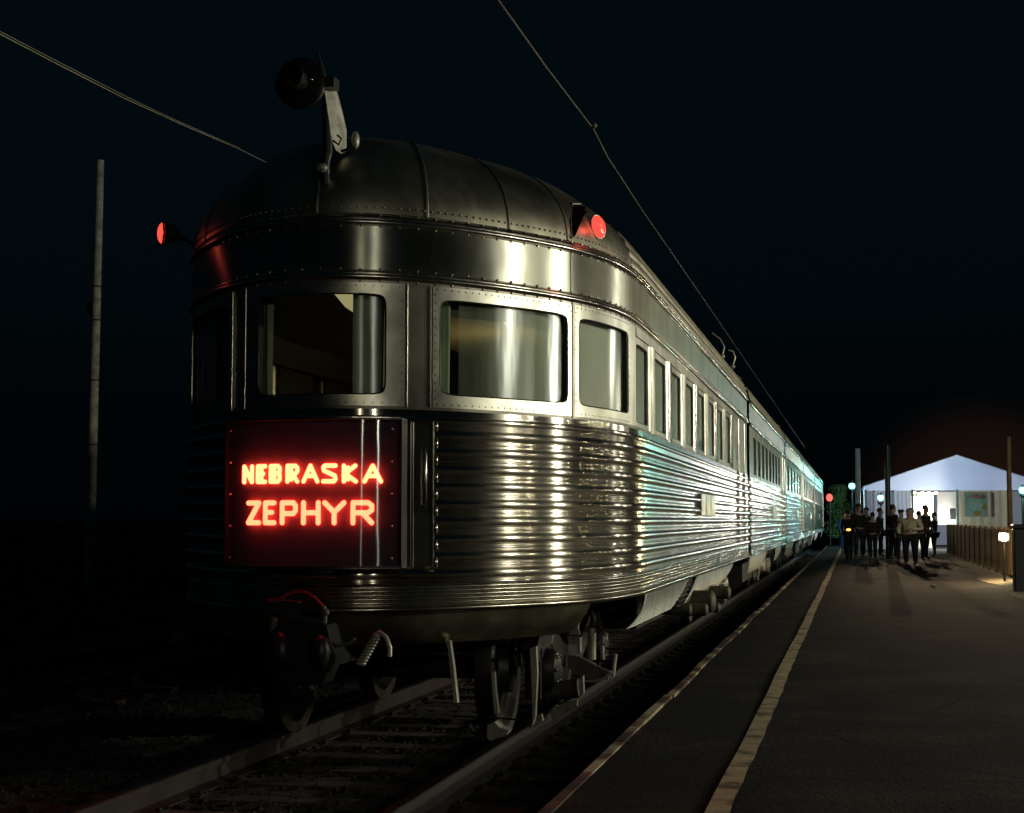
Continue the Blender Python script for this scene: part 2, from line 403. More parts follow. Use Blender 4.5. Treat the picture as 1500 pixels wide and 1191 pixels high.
def rib_profile(n=8):
    p = [(2.045, 0.004)]
    p += arc_prof(1.968, 2.008, .004, .014, 6)
    for z in RIBS:
        p += arc_prof(z-.031, z+.031, .001, .027, n)
        p += arc_prof(z-.058, z-.044, .001, .006, 4)
    return p
def fine_profile():
    p = [(1.046, .004)]
    for z in (1.03, 1.008, .986, .964, .942): p += arc_prof(z-.0095, z+.0095, .006, .007, 4)
    p += [(.930, .0)] + arc_prof(.888, .926, .002, .024, 6) + [(.884, -.01), (.884, -.06)]
    return p
ZS, ZL, ZU = 2.045, 2.785, 3.105
def window(car, path, s0, s1, m=.058, zg=(2.13, 2.70), n=14, rivets=True, shade=None, mat=None, depth=.035, z01=(2.062, 2.768), gl=None, curtains=None, blinds_or_sheen=None, bmat=None, bo=-.075, proud=.006, name='window'):
    """framed window: ring with a rounded opening, gasket, pane behind"""
    z0, z1 = z01
    cs, cz = (s0+s1)/2, (zg[0]+zg[1])/2; a, b = (s1-s0)/2, (z1-z0)/2; czo = (z0+z1)/2
    ia, ib = a-m, (zg[1]-zg[0])/2
    K = 96 if rivets else 28
    angs = sorted([2*pi*k/K for k in range(K)]+[math.atan2(q*ib, p*ia) % (2*pi) for p in (1, -1) for q in (1, -1)])
    inn = []; outr = []
    for t in angs:
        c, s_ = cos(t), sin(t)
        r = (abs(c/ia)**n+abs(s_/ib)**n)**(-1/n); inn.append((cs+r*c, cz+r*s_))
        k = 1/max(abs(c/ia), abs(s_/ib)); u, v = k*c/ia, k*s_/ib
        outr.append((cs+u*a, czo+v*b))
    N = len(angs)
    def ring(mb, A, oA, B, oB, sub=1):
        rows = []
        for i in range(sub+1):
            t = i/sub; rows.append([pt(path, p[0]+(q[0]-p[0])*t, p[1]+(q[1]-p[1])*t, oA+(oB-oA)*t) for p, q in zip(A, B)])
            rows[-1].append(rows[-1][0])
        mb.grid(rows)
    fm = MB(); ring(fm, outr, -.01, outr, proud); ring(fm, outr, proud, inn, proud, 2); ring(fm, inn, proud, inn, proud-.012)
    if rivets:
        per = [(s, z0+.018) for s in srange(s0+.03, s1-.03, .052)]+[(s, z1-.018) for s in srange(s0+.03, s1-.03, .052)]
        per += [(s0+.016, z) for z in srange(z0+.05, z1-.05, .05)]+[(s1-.016, z) for z in srange(z0+.05, z1-.05, .05)]
        for s, z in per:
            x, y, nx, ny = path(s); c = Vector((x+nx*proud, y+ny*proud, z)); T = Vector((-ny, nx, 0)); Z = Vector((0, 0, 1)); Nn = Vector((nx, ny, 0))
            v = [c+T*.0055*cos(k*pi/3)+Z*.0055*sin(k*pi/3) for k in range(6)]+[c+T*.003*cos(k*pi/3)+Z*.003*sin(k*pi/3)+Nn*.004 for k in range(6)]
            fm.add(v, [(k, (k+1) % 6, 6+(k+1) % 6, 6+k) for k in range(6)]+[tuple(range(6, 12))])
    fo = fm.build(name, mat or frame_steel, car, smooth=30)
    sh = lambda L, d: [((cs+(p[0]-cs)*(1+d/ia)), (cz+(p[1]-cz)*(1+d/ib))) for p in L]
    g = MB(); ring(g, inn, proud-.010, inn, -depth); ring(g, sh(inn, -.0), proud+.002, sh(inn, -.008), proud-.004); g.build('gasket', rubber, fo, smooth=40)
    gp = MB(); sweep(gp, path, srange(s0+m-.02, s1-m+.02, .03), [(z, -.022) for z in srange(zg[0]-.02, zg[1]+.02, .1)]); gp.build('pane', gl or pane_m, fo, smooth=180)
    for (c0, c1) in (curtains or []):
        cm = MB(); ss = srange(c0, c1, .008)
        cm.grid([[pt(path, s, z, -.11+.014*sin(s*95)+.006*sin(s*41+z*3)) for s in ss] for z in srange(zg[0]-.06, zg[1]+.06, .1)])
        cm.build('curtain', curtain_mat, fo, smooth=180)
    for (c0, c1) in (blinds_or_sheen or []):
        cm = MB(); sweep(cm, path, srange(c0, c1, .03), [(z, -.07) for z in srange(zg[0]-.05, zg[1]+.05, .1)]); cm.build('blind_or_sheen', bmat or shade_mat, fo, smooth=180)
    if shade:
        cm = MB(); ss = srange(s0+.02, s1-.02, .04); top = zg[1]+.05; bot = zg[1]-(zg[1]-zg[0])*shade
        cm.grid([[pt(path, s, z, bo-.002*sin(s*30)) for s in ss] for z in srange(bot-.0, top, .12)])
        cm.build('blind_or_sheen', bmat or shade_mat, fo, smooth=180)
    return fo
H_R = .65
def roof_pt(path, s, th, extra=0.0, ymax=YEND):
    x, y, nx, ny = path(s)
    c = cos(th); hh = H_R
    if path is tail:
        u = min(1, max(0, (3.3-abs(s))/1.5)); hh = H_R+.085*u*u*(3-2*u)
    z = 3.135+(hh+extra)*max(sin(th), 0)**.85
    x += nx*extra*c; 
    if y < ymax: y = ymax-(ymax-y)*max(c, 0)**.42+ny*extra*c
    return (x*c, y, z)
def roof_sheet(mb, path, ss, ths, extra=lambda s, th: 0.0):
    mb.grid([[roof_pt(path, s, th, extra(s, th)) for s in ss] for th in ths])
def flutes(s, th):
    if th > radians(62): return 0.0
    return .012*abs(sin(th*pi/radians(6.2)))
def truck(car, yc, wheels=(-1.05, 1.05), bright=False, detail=True):
    t = thing('truck', None, None, (0, yc, 0)); 
    for k in ('label', 'category'):
        if k in t: del t[k]
    t.parent = car; t.matrix_parent_inverse = Matrix.Translation(-Vector(car.location))
    sides = (1, -1)
    for dy in wheels:
        y = yc+dy
        for sd in sides:
            wm = MB(); x = sd*.72
            wm.lathe([(.02, -.07), (.16, -.07), (.17, -.03), (.34, -.02), (.38, -.06), (.455, -.065), (.455, -.03), (.445, .04), (.43, .055), (.37, .05), (.34, .01), (.17, .03), (.15, .09), (.02, .09)] if sd > 0 else
                     [(.02, .07), (.16, .07), (.17, .03), (.34, .02), (.38, .06), (.455, .065), (.455, .03), (.445, -.04), (.43, -.055), (.37, -.05), (.34, -.01), (.17, -.03), (.15, -.09), (.02, -.09)], (x, y, .455), 'x', 36)
            wm.build('wheel', greasy, t, smooth=35)
        MB().tube([(-.70, y, .455), (.70, y, .455)], .075, 14).build('axle', dark_iron, t, smooth=35)
    for sd in sides:
        x0, x1 = sd*.93, sd*1.03
        y0, y1 = yc+wheels[0], yc+wheels[1]
        sf = MB()
        poly = [(y0-.34, .60), (y0-.2, .70), (y0+.25, .72), (yc-.35, .56), (yc+.35, .56), (y1-.25, .72), (y1+.2, .70), (y1+.34, .60), (y1+.26, .52), (y1-.2, .58), (yc+.35, .40), (yc-.35, .40), (y0+.2, .58), (y0-.26, .52)]
        sf.prism_x(poly, x0, x1)
        for dy in wheels:
            for e in (-.19, .19): sf.box((min(x0, x1), yc+dy+e-.025, .28), (max(x0, x1), yc+dy+e+.025, .60))
        sf.build('side_frame', greasy, t)
        for dy in wheels:
            y = yc+dy; jb = MB()
            jb.lathe([(.02, 0), (.115, 0), (.135, .03), (.135, .13), (.11, .17), (.06, .19), (.02, .19)] if sd > 0 else [(.02, 0), (.115, 0), (.135, -.03), (.135, -.13), (.11, -.17), (.06, -.19), (.02, -.19)], (sd*.93, y, .455), 'x', 20)
            for k in range(6):
                a = k*pi/3; jb.ball((sd*1.105, y+.09*cos(a), .455+.09*sin(a)), .016, 6)
            jb.build('journal_box', bright_iron if bright else greasy, t, smooth=35)
        if detail:
            for e in (-.17, .02, .19):
                sp = MB(); c = (sd*1.09, yc+e)
                pts = [(c[0]+.055*cos(a), c[1]+.055*sin(a), .30+a*.0088) for a in [i*pi/6 for i in range(0, 64)]]
                sp.tube(pts, .013, 6); sp.build('spring', bright_iron if bright else greasy, t, smooth=60)
            sp = MB(); sp.box((sd*1.0 if sd > 0 else -1.17, yc-.3, .24), (sd*1.17 if sd > 0 else -1.0, yc+.3, .295)); sp.box((sd*1.0 if sd > 0 else -1.17, yc-.3, .60), (sd*1.17 if sd > 0 else -1.0, yc+.3, .66)); sp.build('spring_plank', greasy, t)
            bc = MB(); bc.tube([(sd*1.0, y0+.42, .80), (sd*1.0, y0+.80, .80)], .10, 16); bc.tube([(sd*1.0, y0+.80, .80), (sd*1.0, y0+1.05, .80)], .02, 8)
            bc.build('brake_cylinder', bright_iron if bright else greasy, t, smooth=35)
            br = MB(); br.tube([(sd*1.0, y0-.42, .62), (sd*1.02, y0-.47, .40), (sd*.98, y0-.40, .16)], .022, 8); br.bar((sd*.93, y0-.52, .70), (sd*.93, y0-.50, .22), .05, .08)
            br.bar((sd*.85, y0-.49, .30), (sd*.85, y0-.46, .60), .11, .05); br.build('brake_hanger', bright_iron if bright else greasy, t)
    cf = MB(); cf.box((-.9, yc-.16, .48), (.9, yc+.16, .68)); cf.build('bolster', dark_iron, t)
    return t
def skirt_poly(mb, path, top, bottom, x_in=.06, z_top=.884, ribs=True):
    """top/bottom: lists (s,z) of equal length; fluted sheet hung below the sill"""
    n = 26
    rows = []
    for i in range(n+1):
        t = i/n; rows.append([pt(path, a[0]+(b[0]-a[0])*t, a[1]+(b[1]-a[1])*t, -.012-.05*t*t+(.005*(i % 2) if ribs else 0)) for a, b in zip(top, bottom)])
    mb.grid(rows)

# ---- observation car -------------------------------------------------------
car = thing('observation_car', 'rounded stainless steel tail car with red neon sign, nearest of the train', 'railway carriage', (0, 8.86, 0), 'stainless steel carriages of the train')
Y1 = 23.33; SMAX = s_of_y(Y1)
ss_all = srange(-SEND, SEND, .03); ss_r = srange(SEND, SMAX, .25); ss_l = srange(-SMAX, -SEND, .25)
def full_ss(): return ss_l[:-1]+ss_all+ss_r[1:]
# the ribbed wall leaves room for the flat data panel on the platform side
pS0, pS1, pZ0, pZ1 = s_of_y(15.85), s_of_y(17.45), 1.455, 1.655
mb = MB(); sweep(mb, tail, full_ss(), rib_profile()); mb.build('ribbed_wall', rib_steel, car, smooth=50)
mb = MB(); sweep(mb, tail, full_ss(), fine_profile()); mb.build('fine_ribbed_sill', fine_steel, car, smooth=50)
for (z, h, name) in ((2.797, .038, 'belt_moulding'), (3.112, .038, 'gutter_moulding')):
    mb = MB(); sweep(mb, tail, full_ss(), [(z-.018, .0)]+arc_prof(z-.014, z+.024, .004, .020, 6)[::-1]+arc_prof(z+.026, z+.040, .004, .008, 4)[::-1]+[(z+.046, 0)])
    for s in srange(-3.4, SMAX, .115):
        for zz in (z-.020, z+.050):
            x, y, nx, ny = tail(s); mb.ball((x+nx*.004, y+ny*.004, zz), .0068, 5)
    mb.build(name, bead_steel, car, smooth=50)
mb = MB(); sweep(mb, tail, full_ss(), [(2.84, .0), (2.97, .001), (3.10, .0)])
for s in (0.70, 1.86, s_of_y(11.85), s_of_y(13.9), s_of_y(16.0), s_of_y(18.2), s_of_y(20.4), -.70, -1.86):
    sweep(mb, tail, [s-.012, s, s+.012], [(2.842, .002), (2.843, .005), (3.095, .005), (3.096, .002)])
mb.build('letter_band', brush_steel, car, smooth=50)
# sill strip & window posts behind frames
mb = MB(); sweep(mb, tail, full_ss(), [(2.038, .002), (2.066, .004)]); sweep(mb, tail, full_ss(), [(2.765, .002), (2.787, .003)]); mb.build('window_rail', post_steel, car, smooth=50)
window(car, tail, -.52, .52, m=.11, zg=(2.125, 2.705), curtains=[(-.50, -.42), (.22, .44)])
for sg in (1, -1):
    a, b = sorted((sg*.70, sg*1.855))
    window(car, tail, a, b, m=.045, zg=(2.135, 2.697), curtains=[(.76, .90) if sg > 0 else (-1.84, -.73)], blinds_or_sheen=[(.93, 1.93) if sg > 0 else (-1.84, -1.22)], bmat=reflection_m if sg > 0 else None)  # right-hand sheet behind the pane is a painted reflection
    a, b = sorted((sg*1.885, sg*2.90))
    window(car, tail, a, b, m=.05, zg=(2.132, 2.692), blinds_or_sheen=[(min(sg*1.9, sg*3.02), max(sg*1.9, sg*3.02))])
    def post(a, b, o=.0, mat=post_steel):
        a, b = sorted((sg*a, sg*b)); m_ = MB(); sweep(m_, tail, srange(a, b, .02), [(2.05, o), (2.78, o)]); return m_.build('window_post', mat, car, smooth=60)
    post(.522, .698, -.002); post(1.857, 1.883, .012); post(2.902, 3.14, .0, frame_steel)
    for sx in (.535, .685):
        m_ = MB(); x, y, nx, ny = tail(sg*sx); m_.tube([(x+nx*.004, y+ny*.004, 2.06), (x+nx*.004, y+ny*.004, 2.77)], .007, 6); m_.build('post_bead', bead_steel, car, smooth=60)
    yw = 12.06-.80
    for k in range(8):
        a = s_of_y(11.27+1.165*k)-.06; b = s_of_y(12.03+1.165*k)+.04
        if k == 0: a = 3.15
        a_, b_ = sorted((sg*a, sg*b))
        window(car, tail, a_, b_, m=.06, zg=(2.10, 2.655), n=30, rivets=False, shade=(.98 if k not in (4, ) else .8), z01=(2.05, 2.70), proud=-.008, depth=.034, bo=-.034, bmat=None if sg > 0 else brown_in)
        m_ = MB(); c = s_of_y(12.03+1.165*k)+.04; d = c+.31
        sweep(m_, tail, [sg*x for x in ([c, d] if sg < 0 else [c, d])], [(2.701, .004), (2.768, .004)])
        a2, b2 = sorted((sg*a, sg*b)); sweep(m_, tail, srange(a2, b2, .1), [(2.70, -.012), (2.702, .004), (2.768, .004)]); m_.build('window_header', frame_steel, car)
        # rounded post between side windows
        m_ = MB(); n_ = 8
        cc = (c+d)/2; hw = (d-c)/2
        m_.grid([[(lambda P: (P[0], P[1], z))(pt(tail, sg*(cc-hw*cos(pi*i/n_)), z, -.01+.028*sin(pi*i/n_))) for i in range(n_+1)] for z in (2.05, 2.70)])
        m_.build('window_post', bead_steel if k % 2 else frame_steel, car, smooth=70)
    # end of the side: narrow vestibule panel
    m_ = MB(); a, b = sorted((sg*s_of_y(20.6), sg*SMAX)); sweep(m_, tail, [a, (a+b)/2, b], [(2.05, -.004), (2.768, -.004)]); m_.build('vestibule_panel', frame_steel, car)
    m_ = MB(); x = sg*(HW+.012); m_.tube([(x, 21.35, 1.1), (x, 21.35, 2.72)], .014, 8); m_.tube([(x, 22.5, 1.1), (x, 22.5, 2.72)], .014, 8); m_.build('grab_rail', bead_steel, car, smooth=60)
# flat plate on platform side
mb = MB(); mb.box((HW+.005, 15.85, 1.46), (HW+.034, 17.45, 1.668))
for y in (16.35, 16.9): mb.box((HW+.034, y, 1.47), (HW+.040, y+.06, 1.658))
mb.build('name_plate', frame_steel, car)
for y in (18.0, 20.3, 22.6):
    MB().box((HW+.004, y, .935), (HW+.016, y+.22, 1.035)).build('step_pocket', black_paint, car)
# roof: smooth dome then fluted roof
SR = 2.95
ths = srange(radians(1.5), radians(90), radians(3)); mb = MB(); roof_sheet(mb, tail, srange(-SR, SR, .04), ths); 
mb.build('roof_dome', dome_steel, car, smooth=60)
for s in (.0, .66, 1.27, 1.82, SR, -.66, -1.27, -1.82, -SR):
    m_ = MB(); w_ = .014 if abs(s) < 2 else .02
    m_.grid([[roof_pt(tail, s+e, th, ex) for e, ex in ((-w_, .001), (-w_*.6, .007), (w_*.6, .007), (w_, .001))] for th in srange(radians(1.5), radians(80), radians(4))]); m_.build('roof_seam', dome_steel, car, smooth=60)
for sg in (1, -1):
    mb = MB(); a, b = sorted((sg*SR, sg*SMAX))
    seg = srange(a, b, .3); roof_sheet(mb, tail, seg, srange(radians(1.5), radians(62), radians(.65)), flutes)
    roof_sheet(mb, tail, seg, srange(radians(62), radians(90), radians(4))); mb.build('roof', roof_steel, car, smooth=60)
mb = MB(); zz = 3.10
sweep(mb, tail, full_ss(), [(3.148, .003), (3.165, -.004)])
for s in srange(-3, SMAX, .05):
    p = roof_pt(tail, s, radians(3.5), .003); mb.ball(p, .0065, 5)
mb.build('roof_edge_strip', roof_steel, car, smooth=50)
# small roof vents
for y in (15.2, 18.6, 21.9):
    m_ = MB(); m_.prism_x([(y, 3.74), (y+.5, 3.74), (y+.45, 3.9), (y+.1, 3.9)], -.25, .25); m_.build('roof_vent', roof_steel, car)
# aprons and skirts
mb = MB(); ap = srange(-2.12, 2.12, .04); mb.grid([[pt(tail, s, z, o) for s in ap] for z, o in ((.884, -.015), (.86, -.03), (.82, -.05), (.77, -.085), (.72, -.14), (.69, -.20))]); mb.build('tail_apron', apron_steel, car, smooth=60)
for sg in (1, -1):
    def hang(tb, bb, name='side_skirt'):
        m_ = MB(); skirt_poly(m_, tail, [(sg*s, z) for s, z in tb], [(sg*s, z) for s, z in bb]); o = m_.build(name, skirt_steel, car, smooth=20)
        so = o.modifiers.new('thickness', 'SOLIDIFY'); so.thickness = .012; return o
    S = s_of_y; n = 20
    tb = [(S(11.85)+(S(14.95)-S(11.85))*i/n, .884) for i in range(n+1)]
    bb = [(S(11.15)+(S(14.05)-S(11.15))*i/n, .665+.0*i) for i in range(n+1)]
    m_ = MB(); rows = []
    N_ = 28
    for j in range(N_+1):
        t = j/N_; z = .884-(.884-.66)*t
        a = S(11.85)-.15*t-.45*t**3.0; b = S(14.95)-1.0*t
        rows.append([pt(tail, sg*(a+(b-a)*i/n), z, -.012-.05*t*t+.006*(j % 2)) for i in range(n+1)])
    m_.grid(rows); o = m_.build('side_skirt', skirt_steel, car, smooth=20); o.modifiers.new('thickness', 'SOLIDIFY').thickness = .012
    m_ = MB()
    for j in range(5):
        y = 15.0+.17*j; m_.tube([(sg*(HW-.05), y, .88), (sg*(HW-.08), y-.75, .66)], .012, 5)
    for k in range(7):
        t = k/6; m_.tube([(sg*(HW-.05), 15.0-.75*t, .88-.22*t), (sg*(HW-.05), 15.72-.75*t, .88-.22*t)], .012, 5)
    m_.build('lattice_panel', greasy, car, smooth=60)
    m_ = MB(); rows = []
    for j in range(N_+1):
        t = j/N_; z = .884-(.884-.65)*t
        a = S(15.8)-.8*t; b = S(20.6)-2.1*t**1.6
        rows.append([pt(tail, sg*(a+(b-a)*i/n), z, -.012-.05*t*t+.004*(j % 2)) for i in range(n+1)])
    m_.grid(rows); o = m_.build('side_skirt', skirt_steel, car, smooth=20); o.modifiers.new('thickness', 'SOLIDIFY').thickness = .012
# underframe, trucks, interior
mb = MB(); mb.box((-.95, 10.2, .72), (.95, 23.2, .88)); mb.box((-.35, 9.3, .66), (.35, 22.5, .74)); mb.build('underframe', dark_iron, car)
MB().box((-1.0, 15.6, .38), (.95, 19.4, .72)).build('battery_box', rubber, car)
for (a, b, r_, y_) in ((1041, 881, .105, 15.6), (1033, 893, .06, 15.3), (1052, 890, .05, 15.9), (1010, 893, .05, 14.6), (1066, 868, .07, 17.5)):
    p_ = at(a, b, y_); m_ = MB(); m_.tube([p_, p_+Vector((-.25, .02, 0))], r_, 14); m_.ball(p_, r_, 10, (.5, 1, 1)); m_.build('air_tank', hose_mat, car, smooth=50)
mb = MB(); mb.grid([[(-1.45, 12, .895), (1.45, 12, .895)], [(-1.45, 23.3, .895), (1.45, 23.3, .895)]]); mb.add([(1.45, 12, .895), (-1.45, 12, .895), (-1.3, 10.6, .895), (-.6, 9.3, .895), (.6, 9.3, .895), (1.3, 10.6, .895)], [(0, 1, 2, 3, 4, 5)]); mb.build('floor_underside', dark_iron, car)
tk = truck(car, 11.55, (-1.04, 1.04), bright=False, detail=False)
ins = MB(); ins.add([(-1.4, 23.2, 1.05), (1.4, 23.2, 1.05), (1.4, 11, 1.05), (1.15, 10.3, 1.05), (.6, 9.35, 1.05), (-.6, 9.35, 1.05), (-1.15, 10.3, 1.05), (-1.4, 11, 1.05)], [tuple(range(8))]); ins.build('cabin_floor', carpet, car)
prof = [(-.5, 2.93), (.0, 2.935), (.5, 2.93), (.95, 2.90), (1.30, 2.80)]
mb = MB(); mb.grid([[(x, y, z) for x, z in prof] for y in (12.0, 13, 16, 20, 23.2)]); mb.grid([[(x*.38, 9.25, z) for x, z in prof], [(x*.66, 9.75, z) for x, z in prof], [(x*.86, 10.6, z) for x, z in prof], [(x, 12.0, z) for x, z in prof]]); mb.build('ceiling', cream, car, smooth=50)
for prof in ([(-1.38, 2.62), (-1.30, 2.80), (-.95, 2.90), (-.5, 2.93)], [(1.30, 2.80), (1.38, 2.62)]):
    mb = MB(); mb.grid([[(x, y, z) for x, z in prof] for y in (12.0, 13, 16, 20, 23.2)]); mb.grid([[(x*.38, 9.25, z) for x, z in prof], [(x*.66, 9.75, z) for x, z in prof], [(x*.86, 10.6, z) for x, z in prof], [(x, 12.0, z) for x, z in prof]]); mb.build('cornice', brown_in, car, smooth=50)
MB().box((-1.4, 15.9, 1.05), (1.4, 15.95, 2.95)).build('partition', brown_in, car)
mb = MB()
for sg in (1, -1): mb.box((min(sg*1.36, sg*1.40), 11.4, 1.05), (max(sg*1.36, sg*1.40), 23.1, 2.06))
mb.build('dado_panel', brown_in, car)
MB().box((.425, 11.0, 2.895), (.455, 12.2, 2.915)).build('ceiling_light_or_glow', strip_m, car)
MB().add([tuple(EYE+ray(a, b)*((2.9-EYE.z)/ray(a, b).z)) for a, b in ((484, 424), (530, 424), (530, 466), (506, 450))], [(0, 1, 2, 3)]).build('ceiling_light_or_glow', emit('painted_ceiling_glow', (1, .88, .42), .36), car)  # lit part of the ceiling painted as a glowing patch
lamp('cabin_light', (.35, 13.0, 2.4), 7.5, (1, .82, .45), .10)
# lounge chairs inside, backs below the tail windows
for (x, y) in ((-.75, 10.3), (.0, 9.95), (.75, 10.5), (-.95, 11.6), (.95, 11.8)):
    c_ = MB(); c_.box((x-.28, y-.25, 1.06), (x+.28, y+.25, 1.48)); c_.box((x-.28, y+.2, 1.48), (x+.28, y+.32, 2.0)); c_.box((x-.34, y-.25, 1.06), (x-.27, y+.3, 1.66)); c_.box((x+.27, y-.25, 1.06), (x+.34, y+.3, 1.66))
    o = c_.build('lounge_chair', brown_in, car); o.modifiers.new('b', 'BEVEL').width = .04
# marker lamps at roof edge
from mathutils.bvhtree import BVHTree
DB = MB(); roof_sheet(DB, tail, srange(-SR, SR, .04), srange(radians(1.5), radians(90), radians(3))); DBV = BVHTree.FromPolygons([Vector(v) for v in DB.v], DB.f)
def on_dome(px, py, off=.004):
    h, n, _, _ = DBV.ray_cast(EYE, ray(px, py).normalized())
    if h is None: h, n, _, _ = DBV.find_nearest(at(px, py, 10.4))
    if n.dot(ray(px, py)) > 0: n = -n
    return h+n*off, n
lc, ln_ = on_dome(872, 334, .0); recess_shade = plain('painted_recess_shade', (.004, .004, .004), 1.0, .1, spec=0)
mlb = MB(); q = [on_dome(a, b, .004)[0] for a, b in ((836, 350), (835, 325), (837, 299), (850, 299))]
mlb.tube(q, .006, 6); mlr = mlb.build('marker_lamp', dome_steel, car, smooth=60)
ps = [(839, 346), (838, 320), (841, 300), (852, 300), (864, 302), (856, 311), (849, 323), (844, 336)]
rc = MB(); lf = [(839, 348), (838, 335), (838, 322), (839, 311), (840, 301)]; rt = [(841, 347), (847, 333), (853, 319), (860, 310), (868, 305)]
rc.grid([[on_dome(a[0]+(b[0]-a[0])*t/5, a[1]+(b[1]-a[1])*t/5, .007)[0] for t in range(6)] for a, b in zip(lf, rt)]); rc.build('recess_shade_patch', recess_shade, mlr)  # niche shade laid on the uncut dome as a black patch
Nl = (Vector((.66, -.75, 0))*.8+ln_*.5).normalized(); Tl = Nl.cross(Vector((0, 0, 1))).normalized(); Ul = Tl.cross(Nl)
if Ul.z < 0: Ul = -Ul
rows = []
for j in range(8):
    r = cos(j*pi/14); d = .006+.030*sin(j*pi/14)
    rows.append([lc+Nl*.022+Tl*(.060*r*cos(k*pi/12))+Ul*(.076*r*sin(k*pi/12))+Nl*d for k in range(25)])
m_ = MB(); m_.grid(rows); m_.build('lens', lens_m, mlr, smooth=180)
m_ = MB(); m_.tube([lc+Tl*(.064*cos(k*pi/12))+Ul*(.080*sin(k*pi/12))+Nl*.024 for k in range(24)], .006, 6, closed=True); m_.build('lens_rim', dome_steel, mlr, smooth=180)
lamp('marker_lamp_light', lc+Nl*.14+Vector((.03, .06, .03)), .35, (1, .1, .07), .03)
for sg in (-1,):
    x, y, nx, ny = tail(sg*2.18); N_ = Vector((nx*.86, ny-.25, 0)).normalized(); T = Vector((-N_.y, N_.x, 0))*sg; Z = Vector((0, 0, 1))
    c = Vector((x, y, -.01))+N_*(-.065)
    if sg < 0: c = c+Vector((-.115, -.42, .03))
    def L(u, z, d=0): return c+T*u+Z*z+N_*d
    ml = MB(); fr_ = [(-.13, 3.165), (.19, 3.165), (.17, 3.25), (.12, 3.335), (.03, 3.385), (-.06, 3.39), (-.115, 3.33)]
    n_ = len(fr_); ml.add([L(u, z) for u, z in fr_]+[L(u*.8, z, -.30 if sg > 0 else -.12) for u, z in fr_], [tuple(range(n_))]+[(i, (i+1) % n_, n_+(i+1) % n_, n_+i) for i in range(n_)])
    if sg < 0:
        ml = MB(); ml.tube([L(.045, 3.29, -.10), L(.045, 3.29, 0)], [.05, .08], 16); ml.tube([L(.045, 3.29, -.08), Vector((-1.30, 10.35, 3.24))], .012, 6)
    mo = ml.build('marker_lamp', dome_steel if sg > 0 else black_paint, car, smooth=40 if sg < 0 else None)
    nm = MB()
    if sg > 0: nm.add([L(-.132, 3.18, .003), L(-.117, 3.333, .003), L(-.062, 3.392, .003), L(-.02, 3.395, .003), L(-.10, 3.24, .004)], [(0, 1, 2, 3, 4)]); 
    if sg > 0: nm.build('recess_shade_patch', black_paint, mo)
    ln = MB(); rows = []
    for j in range(7):
        r = .071*cos(j*pi/12); d = .004+.035*sin(j*pi/12)
        rows.append([L(.045+r*cos(k*pi/12), 3.29+r*sin(k*pi/12), d) for k in range(25)])
    ln.grid(rows); ln.build('lens', lens_m, mo, smooth=180)
    rr = MB(); rr.tube([L(.045+.076*cos(k*pi/12), 3.29+.076*sin(k*pi/12), .008) for k in range(24)], .007, 6, closed=True); rr.build('lens_rim', bead_steel, mo, smooth=180)
    # glow is the lamp's own bulb
    lp = lamp('marker_lamp_light', L(.045, 3.30, .16), 1.1 if sg > 0 else .25, (1, .1, .07), .03)
# neon sign on the tail
def sgy(x, o=0): return 8.735+.62*x*x-o
sign = MB(); sign.grid([[(x, sgy(x, 0), z) for x in srange(-.515, .515, .05)] for z in (1.158, 1.972)]); so = sign.build('neon_sign', plain('charcoal_sign_back', (.065, .05, .10), .75, .1), car, smooth=60)
mb = MB(); xs = srange(-.518, .518, .05)
for z0, z1 in ((1.146, 1.158), (1.972, 1.984)):
    mb.grid([[(x, sgy(x, -.01), z0) for x in xs], [(x, sgy(x, .072), z0) for x in xs], [(x, sgy(x, .072), z1) for x in xs], [(x, sgy(x, -.01), z1) for x in xs]])
for x in (-.524, .518):
    mb.box((x, sgy(x, .072), 1.146), (x+.006, sgy(x, -.04), 1.984))
mb.build('sign_rim', black_paint, so)
mb = MB()
for zz in (1.155,):
    mb.grid([[(x, sgy(x, .073), z) for x in xs] for z in (1.143, 1.149)])
    mb.grid([[(x, sgy(x, .073), z) for x in xs] for z in (1.981, 1.987)])
mb.build('sign_edge_trim', bead_steel, so)
mb = MB(); mb.grid([[(x, sgy(x, .068), z) for x in srange(-.515, .515, .025)] for z in srange(1.152, 1.978, .1)]); mb.build('sign_cover', cover_m, so, smooth=180)
mb = MB()
for k in range(5):   # screws
    for x in (-.48, .475): mb.ball((x, sgy(x, .07), 1.2+.18*k), .007, 6)
mb.build('sign_screw', bright_iron, so)
G = {'N': [[(0, 0), (0, 1)], [(0, 1), (1, 0)], [(1, 0), (1, 1)]], 'E': [[(1, 1), (0, 1), (0, 0), (1, 0)], [(0, .52), (.75, .52)]],
     'B': [[(0, 0), (0, 1), (.8, 1), (1, .88), (1, .64), (.8, .52), (0, .52)], [(.8, .52), (1, .40), (1, .12), (.8, 0), (0, 0)]],
     'R': [[(0, 0), (0, 1), (.8, 1), (1, .86), (1, .64), (.8, .5), (0, .5)], [(.5, .5), (1, 0)]],
     'A': [[(0, 0), (.5, 1), (1, 0)], [(.22, .35), (.78, .35)]], 'S': [[(1, 1), (.12, 1), (0, .88), (.06, .68), (.94, .36), (1, .14), (.86, 0), (0, 0)]],
     'K': [[(0, 0), (0, 1)], [(.95, 1), (.1, .48), (1, 0)]], 'Z': [[(0, 1), (1, 1), (0, 0), (1, 0)]],
     'P': [[(0, 0), (0, 1), (.85, 1), (1, .86), (1, .60), (.85, .46), (0, .46)]], 'H': [[(0, 0), (0, 1)], [(1, 0), (1, 1)], [(0, .5), (1, .5)]],
     'Y': [[(0, 1), (.5, .52), (1, 1)], [(.5, .52), (.5, 0)]]}
def px_x(px): return (px-456)/248.0
